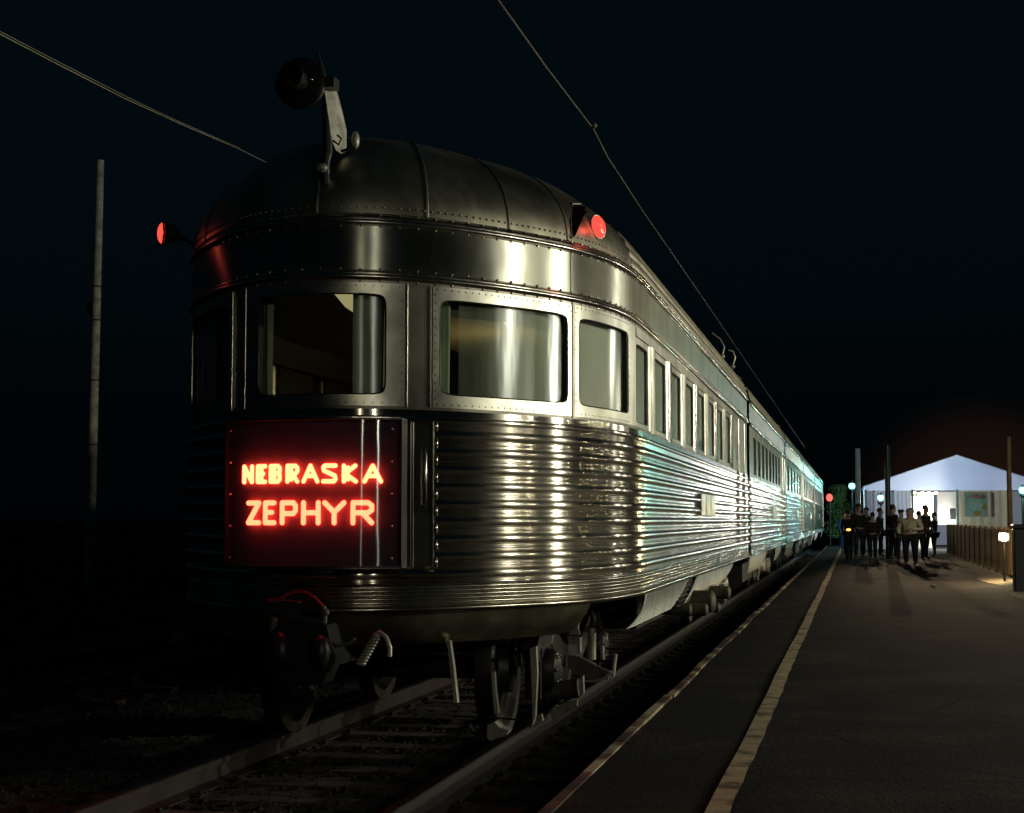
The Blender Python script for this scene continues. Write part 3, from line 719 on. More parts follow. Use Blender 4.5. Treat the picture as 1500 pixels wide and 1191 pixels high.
def px_z(py): return 1.975-(py-614)/259.0
def word(letters, ytop, ybot, r, fat, mat, fatw):
    m_ = MB(); zt, zb = px_z(ytop)-r, px_z(ybot)+r
    for ch, a, b in letters:
        x0, x1 = px_x(a)+r, px_x(b)-r
        for st in G[ch]:
            P_ = [(x0+(x1-x0)*u, zb+(zt-zb)*v) for u, v in st]
            Q = []
            for i in range(len(P_)-1):
                for t in (0, .5): Q.append((P_[i][0]+(P_[i+1][0]-P_[i][0])*t, P_[i][1]+(P_[i+1][1]-P_[i][1])*t))
            Q.append(P_[-1])
            for i in range(len(P_)-1):
                p, q = P_[i], P_[i+1]; m_.tube([(p[0], sgy(p[0], .020), p[1]), (q[0], sgy(q[0], .020), q[1])], r, 8)
            for p in P_: m_.ball((p[0], sgy(p[0], .020), p[1]), r, 8)
        if ch in fat:
            m_.tube([(x0+fatw, sgy(x0, .020), zb), (x0+fatw, sgy(x0, .020), zt)], r, 8)
    return m_.build('sign_lettering', mat, so, smooth=60)
word([('N', 354, 374), ('E', 378, 396.5), ('B', 399.5, 420), ('R', 426, 447), ('A', 450, 476), ('S', 478, 501), ('K', 506, 528), ('A', 533, 560)], 678, 707, .0125, 'EBRK', neon, .021)
word([('Z', 362, 387), ('E', 391, 412), ('P', 418, 445), ('H', 450, 478), ('Y', 480, 513), ('R', 518, 549)], 731, 767, .0140, '', neon2, .020)
# hardware beside the sign: ribbed post with catch, lamp bracket
mb = MB(); sweep(mb, tail, srange(.53, .70, .01), [(z, .034+.0) for z in (1.15, 1.97)]); sweep(mb, tail, [.53, .531], [(1.15, .0), (1.97, .034)]); sweep(mb, tail, [.70, .701], [(1.15, .0), (1.97, .034)])
mb.build('sign_side_panel', metal('tail_side_panel_steel', (.40, .38, .30), .32, aniso=.7, dirt=.5), car, smooth=60)
for s in (.545, .56, .685):
    x, y, nx, ny = tail(s); MB().tube([(x+nx*.038, y+ny*.038, 1.14), (x+nx*.038, y+ny*.038, 1.97)], .006, 6).build('post_bead', bead_steel, car, smooth=60)
x, y, nx, ny = tail(.70)
mb = MB()
for z in srange(1.17, 1.95, .10): mb.ball((x+nx*.04, y+ny*.04, z), .016, 8, (1, 1, 2))
mb.build('panel_hinge', bead_steel, car, smooth=60)
x, y, nx, ny = tail(.62)
MB().tube([(x+nx*.05, y+ny*.05, 1.48), (x+nx*.07, y+ny*.07, 1.52), (x+nx*.07, y+ny*.07, 1.78), (x+nx*.05, y+ny*.05, 1.82)], .012, 8).build('grab_handle', bead_steel, car, smooth=60)
# coupler, red cut lever, hoses, steps
mb = MB(); c = (0.07, 8.75)
mb.box((-.10, 8.80, .60), (.14, 9.4, .82)); mb.prism([(-.16, .58), (-.05, .50), (.14, .52), (.20, .66), (.16, .84), (-.04, .88), (-.16, .80)], 8.62, 8.80)
mb.ball((-.10, 8.62, .69), .07, 12, (1, 1, 1.6)); mb.ball((.13, 8.62, .69), .06, 12, (1, 1.1, 1.7)); cp = mb.build('coupler', black_paint, car, smooth=40)
A = lambda px, py, y=8.72: tuple(at(px, py, y))
mb = MB(); mb.tube([A(392, 880), A(408, 878), A(422, 870), A(436, 866), A(450, 869), A(462, 877), A(474, 890)], .011, 8); mb.tube([A(408, 878), A(425, 880), A(440, 882)], .006, 6); mb.build('cut_lever', red_paint, cp, smooth=60)
mb = MB(); mb.tube([A(474, 888), A(476, 905), A(474, 925), A(475, 945)], .014, 8); mb.ball(A(477, 897), .022, 6); mb.ball(A(477, 922), .02, 6); mb.build('lever_bracket', hose_mat, cp, smooth=60)
MB().tube([A(475, 944), A(495, 946), A(512, 942), A(520, 936)], .010, 8).build('chain_bar', hose_mat, cp, smooth=60)
mb = MB(); mb.tube([A(548, 930), A(556, 926), A(566, 934), A(571, 948), A(571, 962)], .013, 8); 
mb.tube([A(551, 932), A(544, 944), A(536, 958), A(528, 972)], .022, 8)
for t in srange(0, 1, .12): mb.ball(A(551-22*t, 932+40*t), .030, 8, (1, 1, .5))
mb.build('air_hose', bright_iron, car, smooth=60)
mb = MB(); mb.tube([A(404, 976), A(412, 984), A(422, 992)], .018, 8); mb.ball(A(424, 995), .026, 8); mb.tube([A(404, 976), A(395, 950), A(402, 905)], .02, 8); mb.build('air_hose', hose_mat, car, smooth=60)
def PXB(pts, Y, th=.03):
    q = [at(a, b, Y) for a, b in pts]; n = len(q)
    return MB().add([tuple(v) for v in q]+[(v.x, v.y+th, v.z) for v in q], [tuple(range(n)), tuple(range(2*n-1, n-1, -1))]+[(i, (i+1) % n, n+(i+1) % n, n+i) for i in range(n)])
def PXT(pts, Y, r, n=8): return MB().tube([at(a, b, Y) for a, b in pts], r, n)
PXB([(652, 937), (659, 939), (664, 975), (670, 1030), (665, 1030), (659, 980), (656, 950)], 9.35, .05).build('step_iron', bright_iron, car)
PXB([(720, 985), (724, 985), (726, 1015), (730, 1045), (724, 1045)], 10.0, .05).build('step_iron', bright_iron, car)
PXB([(776, 950), (785, 947), (787, 985), (784, 1050), (780, 1062), (779, 1000)], 10.1, .05).build('step_iron', bright_iron, car)
PXT([(664, 1049), (715, 1051), (770, 1055)], 9.9, .006).build('step_rod', greasy, car)
PXB([(714, 1062), (724, 1058), (732, 1066), (745, 1070), (742, 1076), (718, 1086), (713, 1080)], 9.9, .12).build('rail_guard', bright_iron, car)
PXT([(671, 1078), (676, 1066), (688, 1063), (694, 1072)], 9.8, .012).build('guard_hook', greasy, car)
# near side of the truck, seen through the cut-out of the skirt
PXT([(812, 912), (805, 938), (798, 962), (802, 985)], 10.7, .022).build('brake_hanger', bright_iron, tk, smooth=60)
PXB([(833, 930), (838, 912), (850, 899), (858, 898), (850, 908), (846, 918), (849, 930)], 11.4, .06).build('spring_bracket', bright_iron, tk)
PXB([(831, 933), (849, 934), (850, 956), (846, 958), (845, 944), (833, 944)], 11.3, .08).build('spring_seat', bright_iron, tk)
PXT([(867, 920), (867, 966)], 11.7, .030, 14).build('damper', bright_iron, tk, smooth=40)
PXT([(858, 900), (866, 897), (870, 908), (868, 920)], 11.7, .022).build('damper', greasy, tk, smooth=60)
PXB([(831, 959), (850, 964), (873, 975), (893, 984), (890, 996), (866, 996), (840, 987), (831, 976)], 11.2, .05).build('equaliser_plate', plain('greasy_side_plate', (.16, .15, .13), .5, .5, 10), tk)
PXT([(831, 959), (850, 963), (873, 974)], 11.2, .008).build('plate_edge', bright_iron, tk)
PXT([(882, 946), (883, 966)], 11.6, .014).build('brake_rod', bright_iron, tk)
PXT([(902, 958), (900, 972), (898, 990)], 11.9, .014).build('brake_rod', bright_iron, tk)
PXT([(888, 950), (922, 950)], 11.9, .008).build('brake_rod', greasy, tk)
PXT([(853, 998), (870, 998), (884, 994), (896, 984)], 11.1, .010).build('brake_pipe', bright_iron, tk, smooth=60)
PXB([(848, 993), (854, 990), (855, 1016), (849, 1024)], 10.6, .05).build('journal_cover', bright_iron, tk)
PXT([(800, 1014), (848, 1008)], 10.75, .062, 16).build('journal_housing', plain('greasy_journal', (.10, .09, .075), .45, .6, 14, (25, .5, .01)), tk, smooth=40)
PXB([(806, 1040), (814, 1033), (820, 1036), (828, 1030), (846, 1025), (845, 1034), (824, 1048), (808, 1058)], 11.8, .04).build('low_plate', plain('pale_wedge_plate', (.42, .40, .26), .6, .3, 12), tk)  # pale wedge-shaped plate just above the rail
PXB([(779, 1050), (793, 1046), (795, 1056), (781, 1068)], 11.2, .04).build('low_plate', bright_iron, tk)

# ---- further cars ------------------------------------------------------------
def plain_car(y0, y1, label, wins, name='passenger_car', dark=()):
    c = thing(name, label, 'railway carriage', (0, y0, 0), 'stainless steel carriages of the train')
    ss = srange(y0, y1, .7)
    for path in (straight_r, straight_l):
        m_ = MB(); sweep(m_, path, ss, rib_profile(6)); m_.build('ribbed_wall', rib_steel, c, smooth=50)
        m_ = MB(); sweep(m_, path, ss, fine_profile()); m_.build('fine_ribbed_sill', fine_steel, c, smooth=50)
        m_ = MB(); sweep(m_, path, ss, [(2.84, 0), (3.10, 0)])
        for y in srange(y0+.8, y1-.8, 2.2): sweep(m_, path, [y-.012, y+.012], [(2.842, .004), (3.095, .004)])
        m_.build('letter_band', brush_steel, c)
        for z in (2.797, 3.112):
            m_ = MB(); sweep(m_, path, ss, [(z-.018, .0)]+arc_prof(z-.014, z+.024, .004, .020, 6)[::-1]+[(z+.046, 0)]); m_.build('belt_moulding' if z < 3 else 'gutter_moulding', bead_steel, c, smooth=50)
        m_ = MB(); roof_sheet(m_, path, srange(y0, y1, 1.0), srange(radians(1.5), radians(62), radians(.65)), flutes); roof_sheet(m_, path, srange(y0, y1, 1.0), srange(radians(62), radians(90), radians(5))); m_.build('roof', roof_steel, c, smooth=60)
        sg = 1 if path is straight_r else -1
        prev = y0
        for i, (a, b) in enumerate(wins):
            m_ = MB(); sweep(m_, path, srange(prev, a, .12), [(2.04, .0), (2.79, .0)]); m_.build('window_post', frame_steel, c)
            window(c, path, a, b, m=.06, zg=(2.10, 2.655), n=30, rivets=False, shade=None if i in dark else .97, z01=(2.04, 2.79), proud=-.004, depth=.034, bo=-.034)
            prev = b
        m_ = MB(); sweep(m_, path, [prev, y1], [(2.04, .0), (2.79, .0)]); m_.build('window_post', frame_steel, c)
        for a, b in ((y0+.1, y0+4.6), (y1-4.3, y1-1.8)):
            m_ = MB(); rows = []; n = 12; N_ = 20
            for j in range(N_+1):
                t = j/N_; z = .884-.25*t; a_ = a+(1.0 if a < y0+1 else .2)*t**1.5*(1 if a < y0+1 else 1)-(.9*t if a < y0+1 else 0); b_ = b-1.4*t**1.6
                rows.append([pt(path, a_+(b_-a_)*i/n, z, -.012-.05*t*t+.004*(j % 2)) for i in range(n+1)])
            m_.grid(rows); m_.build('side_skirt', skirt_steel, c, smooth=20)
        m_ = MB(); m_.box((min(sg*(HW+.006), sg*(HW+.032)), y0+6.2, 1.46), (max(sg*(HW+.006), sg*(HW+.032)), y0+7.6, 1.668)); m_.build('name_plate', frame_steel, c)
        m_ = MB(); x = sg*(HW+.02)
        for yy in (y1-1.7, y1-.6): m_.tube([(x, yy, 1.1), (x, yy, 2.7)], .016, 6)
        m_.build('grab_rail', bead_steel, c, smooth=60)
    for z0, z1, n_ in ((.72, .88, 'underframe'),):
        m_ = MB(); m_.box((-1.25, y0, z0), (1.25, y1, z1)); m_.box((-1, y0+4.5, .35), (1.1, y1-5, .72)); m_.build(n_, dark_iron, c)
    m_ = MB(); m_.box((-1.38, y0+.02, 1.0), (1.38, y0+.05, 3.4)); m_.box((-1.38, y1-.05, 1.0), (1.38, y1-.02, 3.4)); m_.build('end_wall', brown_in, c)
    m_ = MB(); m_.box((-1.4, y0, 1.0), (1.4, y1, 1.05)); m_.box((-1.0, y0+.1, 1.05), (-.98, y1-.1, 2.9)); m_.build('cabin_floor', brown_in, c)
    for yy in (y0+1.0, (y0+y1)/2+1.5):
        m_ = MB(); m_.prism_x([(yy, 3.72), (yy+.5, 3.72), (yy+.42, 3.90), (yy+.1, 3.90)], .15, .55); m_.build('roof_vent', roof_steel, c)
    # diaphragm hood towards the previous car
    m_ = MB(); pr = [(1.38*cos(t), 3.13+.62*sin(t)) for t in srange(0, pi, pi/12)]+[(-1.38, 1.0), (1.38, 1.0)]; m_.prism(pr, y0-.52, y0+.02); m_.build('vestibule_bellows', rubber, c)
    m_ = MB(); m_.grid([[roof_pt(straight_r, y0+.02+dy, th, ex) for dy, ex in ((0, .0), (.0, .035), (.10, .05), (.16, .0))] for th in srange(radians(25), radians(155), radians(6))]); m_.build('roof_hood', roof_steel, c, smooth=60)
    truck(c, y0-.1, (-1.1, 1.1), bright=True, detail=y0 < 40)
    return c
def row(a, b, pitch, wd): 
    r = []; y = a
    while y+wd < b: r.append((y, y+wd)); y += pitch
    return r
plain_car(23.86, 36.0, 'second steel carriage, just beyond the round tail car', row(24.7, 34.9, 1.17, .86))
plain_car(36.5, 49.3, 'third steel carriage along the train with wide windows', row(36.9, 48, 2.05, 1.6), dark=(4,))
plain_car(49.8, 63.0, 'fourth steel carriage, teal lit, before the farthest one', row(50.2, 62, 1.7, 1.2))
plain_car(63.5, 80.0, 'farthest steel carriage, beside the green tree', row(64, 79, 1.7, 1.2))
# hooked grab irons on the roof near the first joint
mb = MB()
# (part of tail car) thin hooked aerials
for (b, m1, m2, t_) in (((1058, 522), (1061, 508), (1055, 497), (1043, 488)), ((1073, 537), (1077, 524), (1074, 515), (1067, 513))):
    y = 22.0; mb.tube([at(*b, y), at(*m1, y), at(*m2, y), at(*t_, y)], .012, 6)
    mb.ball(at(*b, y), .035, 6)
mb.build('roof_hook', bright_iron, car, smooth=60)

# ------------------------------------------------------------------ ground, track, platform
def sheet(name, x0, x1, y0, y1, z, mat, nx=1, ny=1, amp=0, kind='structure', hole=None):
    m_ = MB(); m_.grid([[(x0+(x1-x0)*i/nx, y0+(y1-y0)*j/ny, z+(random.uniform(-amp, amp) if amp else 0)) for i in range(nx+1)] for j in range(ny+1)])
    o = m_.build(name, mat, smooth=180 if amp else None); return tag(o, kind=kind)
gm_ = MB(); gm_.grid([[(x, y, -.32) for x in (-600, -60, -12, 12, 60, 600)] for y in (-40, 0, 50, 150, 1200)]); tag(gm_.build('ground', ground_m), kind='structure')
# ballast bed: rolled, rough surface
m_ = MB(); nx_, ny_ = 120, 420
rows = []
for j in range(ny_+1):
    y = 3+(j/ny_)**1.6*97; r_ = []
    for i in range(nx_+1):
        x = -7.4+9.0*i/nx_
        zb = -.165+.012*sin(x*3.1)*cos(y*1.7)
        if x < -2.2: zb -= .03*min(1, (-2.2-x)/.8)
        zb += random.uniform(-.018, .018)
        r_.append((x, y, zb))
    rows.append(r_)
m_.grid(rows); tag(m_.build('ballast_bed', gravel_m, smooth=25), kind='structure')
# loose stones nearest the camera: uncountable
m_ = MB()
for k in range(9000):
    y = 6.6+22*random.random()**2.0; x = random.uniform(-6.5, 1.53)
    r = random.uniform(.012, .032)
    vv = [(x+r*random.uniform(.7, 1.2)*a, y+r*random.uniform(.7, 1.2)*b, -.150+r*random.uniform(.5, 1.0)*c) for a, b, c in ((1, 0, 0), (0, 1, 0), (-1, 0, 0), (0, -1, 0), (.1, .1, 1), (0, 0, -1))]
    m_.add(vv, [(0, 1, 4), (1, 2, 4), (2, 3, 4), (3, 0, 4), (1, 0, 5), (2, 1, 5), (3, 2, 5), (0, 3, 5)])
tag(m_.build('ballast_stones', gravel_m), 'loose brown ballast stones between and beside the rails', 'gravel', kind='stuff')
def track(xc, label, ties, group='railway tracks'):
    t = thing('railway_track', label, 'railway track', (xc, 5, 0), group)
    for sg in (1, -1):
        x = xc+sg*.7535; pr = [(-.075, -.15), (.075, -.15), (.075, -.138), (.012, -.118), (.012, -.045), (.036, -.035), (.036, -.004), (.030, 0), (-.030, 0), (-.036, -.004), (-.036, -.035), (-.012, -.045), (-.012, -.118), (-.075, -.138)]
        m_ = MB(); m_.prism([(x+a, b) for a, b in pr], 3, 150); m_.build('rail', rail_steel, t)
        m_ = MB(); m_.box((x-.026, 3, .0005), (x+.026, 150, .003)); m_.build('rail_head', rail_top, t)
    for k in range(ties):
        y = 6.6+.56*k; j = random.uniform(-.04, .04); m_ = MB(); m_.box((xc-1.27+j, y-.11, -.28), (xc+1.27+j, y+.11, -.142+random.uniform(-.006, .004)))
        o = m_.build('sleeper', tie_m, t); o.modifiers.new('b', 'BEVEL').width = .012
        if k < 30:
            m2 = MB()
            for sx in (-.7535, .7535):
                m2.box((xc+sx-.13, y-.07, -.139), (xc+sx+.13, y+.07, -.131))
                for e in (-.1, .1): m2.box((xc+sx+e-.012, y-.015, -.131), (xc+sx+e+.012, y+.015, -.115))
            m2.build('rail_plate', rail_steel, o)
    return t
track(0, 'track under the steel train, its near rail close to the platform', 60)
track(-4.5, 'empty unlit track on the far side of the train', 40)
# platform
PZ = .10
m_ = MB(); nx_, ny_ = 40, 200; rows = []
for j in range(ny_+1):
    y = -12+(j/ny_)*107
    rows.append([(1.65+4.80*i/nx_, y, PZ+.006*sin(y*.9+i*.3)*cos(i*.5)+random.uniform(-.002, .002)) for i in range(nx_+1)])
m_.grid(rows); tag(m_.build('platform', asphalt, smooth=180), kind='structure')
sheet('platform_apron', 6.45, 16, -12, 35.8, PZ-.012, asphalt, 6, 30)
sheet('far_lot', 6.45, 40, 36, 160, PZ-.014, asphalt, 6, 30); sheet('far_platform_end', 1.7, 6.45, 95.2, 160, PZ-.01, asphalt)
def curb_mat():
    m, nt, b = new_mat('worn_painted_edge_timber')
    n = tex(nt, 'ShaderNodeTexNoise', 1.3, detail=6, mapping=(1, 1, 1)); r = ramp(nt, n.outputs[0], [(.42, (.05, .03, .02)), (.52, (.24, .11, .07)), (.58, (.62, .55, .34))])
    nt.links.new(r.outputs[0], b.inputs['Base Color']); b.inputs['Roughness'].default_value = .8
    t = tex(nt, 'ShaderNodeTexNoise', 25, detail=5); bump(nt, b, t.outputs[0], .6, .01); return m
cm_ = curb_mat()
edge = thing('platform_edge', 'worn timber edging along the platform beside the near rail', 'platform edge', (1.63, 5, 0))
y = -2.0
for k in range(26):
    L_ = random.uniform(2.1, 2.7) if y < 30 else 4.5; j = random.uniform(-.008, .008)
    m_ = MB(); a, b_ = 1.585+j, 1.655+j
    pts = [(a, y+.015, b_), (a+random.uniform(-.012, .012), y+L_*.5, b_), (a, y+L_-.015, b_)]
    v = []; 
    for (p, yy, q) in pts: v += [(p, yy, -.16), (p, yy, PZ+.004+j*.4), (p+.012, yy, PZ+.016), (q, yy, PZ+.016), (q, yy, -.16)]
    f = []
    for s_ in (0, 5):
        for i in range(5): f.append((s_+i, s_+(i+1) % 5, s_+5+(i+1) % 5, s_+5+i))
    f += [(0, 1, 2, 3, 4), (14, 13, 12, 11, 10)]
    m_.add(v, f); m_.build('edge_timber', cm_, edge); y += L_
def yellow_mat():
    m, nt, b = new_mat('worn_yellow_line_paint')
    n = tex(nt, 'ShaderNodeTexNoise', 5, detail=7); r = ramp(nt, n.outputs[0], [(.36, (.20, .14, .09)), (.47, (.60, .46, .26)), (.70, (.75, .60, .36))])
    nt.links.new(r.outputs[0], b.inputs['Base Color']); b.inputs['Roughness'].default_value = .8
    t = tex(nt, 'ShaderNodeTexNoise', 50, detail=5); bump(nt, b, t.outputs[0], .5, .006); return m
m_ = MB(); y = 4.0
while y < 80:
    L_ = 2.42; n_ = 8
    wob = lambda yy: .005*sin(yy*.7)+.002*sin(yy*2.1)
    ys = srange(y+.012, y+L_-.012, .25)
    m_.grid([[(2.326+wob(yy), yy, PZ+.014), (2.38+wob(yy), yy, PZ+.0145), (2.434+wob(yy)+.004*sin(yy*7), yy, PZ+.014)] for yy in ys]); y += L_
tag(m_.build('platform_line', yellow_mat()), kind='structure')
# pale verge along the fence
m_ = MB(); rows = []
for yy in srange(24, 64, 1.0): rows.append([(5.75+.12*sin(yy*.8), yy, PZ+.010), (6.05, yy, PZ+.05), (6.33, yy, PZ+.05)])
m_.grid(rows); tag(m_.build('gravel_verge', path_m, smooth=60), kind='structure')

# ------------------------------------------------------------------ poles, wires, signals
def pole(name, label, cat, px, ytop, ybot_z, Y, r0, r1, mat, lean=0, group=None):
    top = at(px[0], ytop, Y); b = at(px[1], 700, Y); base = Vector((b.x, Y, ybot_z))
    t = thing(name, label, cat, base, group); m_ = MB(); n = 10
    m_.tube([base.lerp(top, i/n) for i in range(n+1)], [r0+(r1-r0)*i/n for i in range(n+1)], 12); o = m_.build('shaft', mat, t, smooth=60)
    return t, base, top
t, b_, tp = pole('utility_pole', 'tall weathered wooden pole standing alone at the far left', 'pole', (147, 133), 235, -.3, 40, .135, .10, wood_pole)
m_ = MB()
for z in (3.4, 5.1, 6.7, 7.6):
    u = (z-b_.z)/(tp.z-b_.z); c = b_.lerp(tp, u); m_.lathe([(.08, -.02), (.142-.03*u, -.02), (.142-.03*u, .02), (.08, .02)], c, 'z', 14)
m_.build('pole_band', greasy, t)
m_ = MB(); c = b_.lerp(tp, (7.0-b_.z)/(tp.z-b_.z)); m_.box((c.x-.22, c.y-.1, c.z-.15), (c.x-.10, c.y+.1, c.z+.15)); m_.build('pole_fitting', greasy, t)
# trolley wires
def wire(name, label, pts, r, mat, extra=None):
    m_ = MB(); m_.tube(pts, r, 6); 
    if extra:
        for e in extra: m_.ball(e, .022, 6)
    return tag(m_.build(name, mat, smooth=60), label, 'overhead wire')
W1 = [(700, -40, 7.0), (730, 0, 7.3), (800, 98, 9.0), (870, 190, 10.9), (890, 230, 12.0), (940, 307, 14.5), (985, 372, 17.5), (1040, 452, 23), (1110, 555, 34), (1180, 657, 60)]
wire('trolley_wire', 'thin overhead contact wire slanting down above the steel train', [at(*p) for p in W1], .0045, wire_d, [at(870, 184, 10.8)])
L1 = [at(-60, 22, 14), at(0, 50, 15), at(90, 97, 17), at(180, 143, 19), at(270, 184, 21.5), at(352, 219, 24), at(430, 258, 27), at(500, 292, 31)]
L2 = [at(-60, 17, 14.1), at(0, 46, 15.1), at(90, 93, 17.1), at(180, 139, 19.1), at(225, 161, 20.3), at(270, 181.5, 21.6), at(352, 217.5, 24.1)]
wire('trolley_wire', 'lower strand of the two bright overhead wires at top left', L1, .0065, wire_m)
wire('trolley_wire', 'upper strand of the two bright overhead wires at top left', L2, .004, wire_m)
# round hooded beacon standing on the roof of the tail car
foot = on_dome(477, 262, 0)[0]; SY = foot.y-.02
m_ = MB(); m_.tube([foot+Vector((0, 0, -.03)), tuple(at(476, 240, SY)), tuple(at(480, 222, SY)), tuple(at(478, 130, SY)), tuple(at(466, 78, SY))], [.030, .028, .030, .024, .008], 12); bcn = m_.build('roof_beacon', greasy, car, smooth=60)
m_ = MB(); q = [at(x, y_, SY-.06+(x-474)*.0045) for x, y_ in ((474, 122), (480, 118), (486, 128), (494, 158), (500, 184), (500, 216), (492, 220), (486, 205), (482, 176), (478, 150))]
n_ = len(q); m_.add([tuple(v) for v in q]+[tuple(v+Vector((0, .10, 0))) for v in q], [tuple(range(n_)), tuple(range(2*n_-1, n_-1, -1))]+[(i, (i+1) % n_, n_+(i+1) % n_, n_+i) for i in range(n_)])
m_.build('side_plate', plain('pale_beacon_paint', (.80, .76, .60), .5, .45, 14, (20, .5, .01)), bcn)
c = at(440, 122, SY-.12)
m_ = MB(); m_.lathe([(.02, .03), (.142, .03), (.148, .012), (.148, -.012), (.13, -.02), (.06, -.02), (.02, -.02)], c, 'y', 28); m_.build('target_disc', black_paint, bcn, smooth=30)
m_ = MB(); m_.tube([c+Vector((0, -.02, 0)), c+Vector((0, -.17, .0))], [.065, .07], 18, cap=False); m_.build('hood', black_paint, bcn, smooth=60)
for a, b, r_ in ((435, 118, .013), (455, 116, .012), (407, 117, .010)):
    MB().ball(at(a, b, SY-.18), r_, 8, (1.3, 1, 1)).build('glint_bead', bead_steel, bcn, smooth=60)  # steel beads added to stand for glints on the disc
m_ = MB(); m_.tube([at(488, 206, SY-.07), at(496, 212, SY-.09), at(500, 203, SY-.09), at(494, 198, SY-.07)], .006, 6); m_.build('latch', greasy, bcn)
MB().box((c.x+.14, SY-.12, c.z-.03), (c.x+.20, SY-.02, c.z+.03)).build('disc_bracket', greasy, bcn)
p = at(471, 246, SY-.05); MB().ball(p, .034, 8, (1.1, 1, .8)).build('base_clamp', bright_iron, bcn, smooth=60)
p = at(521, 205, SY); MB().bar(at(500, 222, SY), at(516, 216, SY), .014).build('lamp_arm', greasy, bcn); MB().ball(p, .032, 10, (.7, 1, 1.6)).build('arm_lamp', bright_iron, bcn, smooth=60)

# ------------------------------------------------------------------ far right: lamp posts, poles, tent, crowd
def lamp_post(px, py, Y, label, colr, mat, power, r=.13, post=True):
    c = at(px, py, Y); t = thing('lamp_post', label, 'street lamp', (c.x, c.y, PZ), 'globe lamps on posts around the tent')
    m_ = MB(); m_.tube([(c.x, c.y, PZ), (c.x, c.y, PZ+.5), (c.x, c.y, c.z-.26)], [.09, .05, .04], 10); m_.build('post', black_paint, t, smooth=60)
    m_ = MB(); m_.lathe([(.03, -.30), (.10, -.26), (.14, -.16), (.06, -.12)], c, 'z', 14); m_.build('collar', black_paint, t, smooth=40)
    m_ = MB(); m_.ball(c, r, 14); m_.build('globe', mat, t, smooth=180)
    m_ = MB(); m_.lathe([(.10, r*.8), (.12, r*.9), (.04, r*1.3), (.01, r*1.6)], c, 'z', 14); m_.build('finial', black_paint, t, smooth=40)
    lamp('lamp_post_light', c+Vector((0, -.3, .0)), power, colr, .1)
    return t
lamp_post(1248, 712, 84, 'lit teal lamp post beside the pale blue pole', CYAN, cyan_globe, 110, .17)
lamp('train_end_lamp', (2.6, 71, 3.3), 6, (1, .88, .65), .1)
lamp('train_end_lamp', (2.2, 62, 3.2), 10, CYAN, .1)
lamp_post(1290, 729, 68, 'lit teal lamp post in front of the left tent wall', (1, .85, .62), cyan_globe, 70, .13)
lamp_post(1498, 718, 72, 'lit teal lamp post right of the tent opening', CYAN, cyan_globe, 190, .16)
pole('steel_pole', 'pale blue vertical pole between train end and tent', 'pole', (1256, 1256), 657, PZ, 66, .11, .10, blue_pole_m)
pole('wooden_post', 'black slim pole in front of the left tent wall', 'pole', (1299.5, 1300), 652, PZ, 58, .10, .085, black_paint)
pole('wooden_post', 'brown pole standing before the right end of the tent', 'pole', (1477, 1478), 640, PZ, 52, .08, .07, fence_m)
# red lamp at the train's far end
c = at(1215, 729, 81.5); t = thing('tail_lamp_post', 'short post with glowing red lamp at the far end of the train', 'signal lamp', (c.x, 81.5, PZ-.2))
MB().tube([(c.x, 81.5, -.1), (c.x, 81.5, c.z-.1)], .05, 8).build('post', black_paint, t, smooth=60)
MB().ball(c, .15, 12, (1, .8, 1.25)).build('lens', red_sig, t, smooth=180)
MB().tube([c+Vector((0, .2, 0)), c+Vector((0, -.05, 0))], .19, 14, cap=False).build('hood', black_paint, t, smooth=60)
# tent
TY0 = 76.0
tx = lambda px: at(px, 762, TY0).x
tz = lambda py: at(1400, py, TY0).z
xl, xr, xm = tx(1267), tx(1543), tx(1405); ez, rz, vz = tz(712), tz(667), tz(718.5)
tent = thing('marquee_tent', 'large white gabled tent glowing at the end of the platform', 'tent', ((xl+xr)/2, TY0, PZ))
m_ = MB(); n_ = 24; rows = []
for j in range(2):
    rows.append([(xl+(xr-xl)*i/n_, TY0, (vz if j == 0 else (ez+(rz-ez)*(1-abs((xl+(xr-xl)*i/n_)-xm)/(xm-xl))))) for i in range(n_+1)])
m_.grid(rows); m_.build('gable', tent_m, tent)
m_ = MB(); D = 14
for s_, xe in ((0, xl-.06), (1, xr+.06)):
    m_.grid([[(xe, TY0-.04, ez-.02), (xm, TY0-.04, rz+.02)], [(xe, TY0+D, ez-.02), (xm, TY0+D, rz+.02)]])
o = m_.build('roof', tent_m, tent); o.modifiers.new('t', 'SOLIDIFY').thickness = .03
m_ = MB(); m_.grid([[(xl, TY0, PZ), (xl, TY0+D, PZ)], [(xl, TY0, ez), (xl, TY0+D, ez)]]); m_.grid([[(xl, TY0+D, PZ), (xr, TY0+D, PZ)], [(xl, TY0+D, ez), (xr, TY0+D, ez)]]); m_.build('wall', tent_m, tent)
gray_m = tent_mat('grey_tent_wall', (.40, .42, .46), (.30, .33, .40))
tan_m = tent_mat('tan_tent_wall', (.46, .42, .32), (.34, .30, .20))
for a, b_ in ((1270, 1278), (1281, 1306), (1310, 1335)):
    m_ = MB(); n = 20; x0, x1 = tx(a), tx(b_); m_.grid([[(x0+(x1-x0)*i/n, TY0+.03+.03*sin(i*1.3), z) for i in range(n+1)] for z in (PZ, vz)]); m_.build('wall_panel', gray_m, tent, smooth=180)
m_ = MB(); x0, x1 = tx(1405), tx(1482); m_.grid([[(x0+(x1-x0)*i/40, TY0+.03+.02*sin(i*.9), z) for i in range(41)] for z in (PZ, vz)]); m_.build('wall_panel', tan_m, tent, smooth=180)
for px in (1269, 1337, 1403, 1482, 1540):
    x = tx(px); m_ = MB(); m_.box((x-.05, TY0-.07, PZ), (x+.05, TY0-.02, vz+.05)); m_.build('post', plain('white_aluminium_%d' % px, (.6, .62, .66), .4), tent)
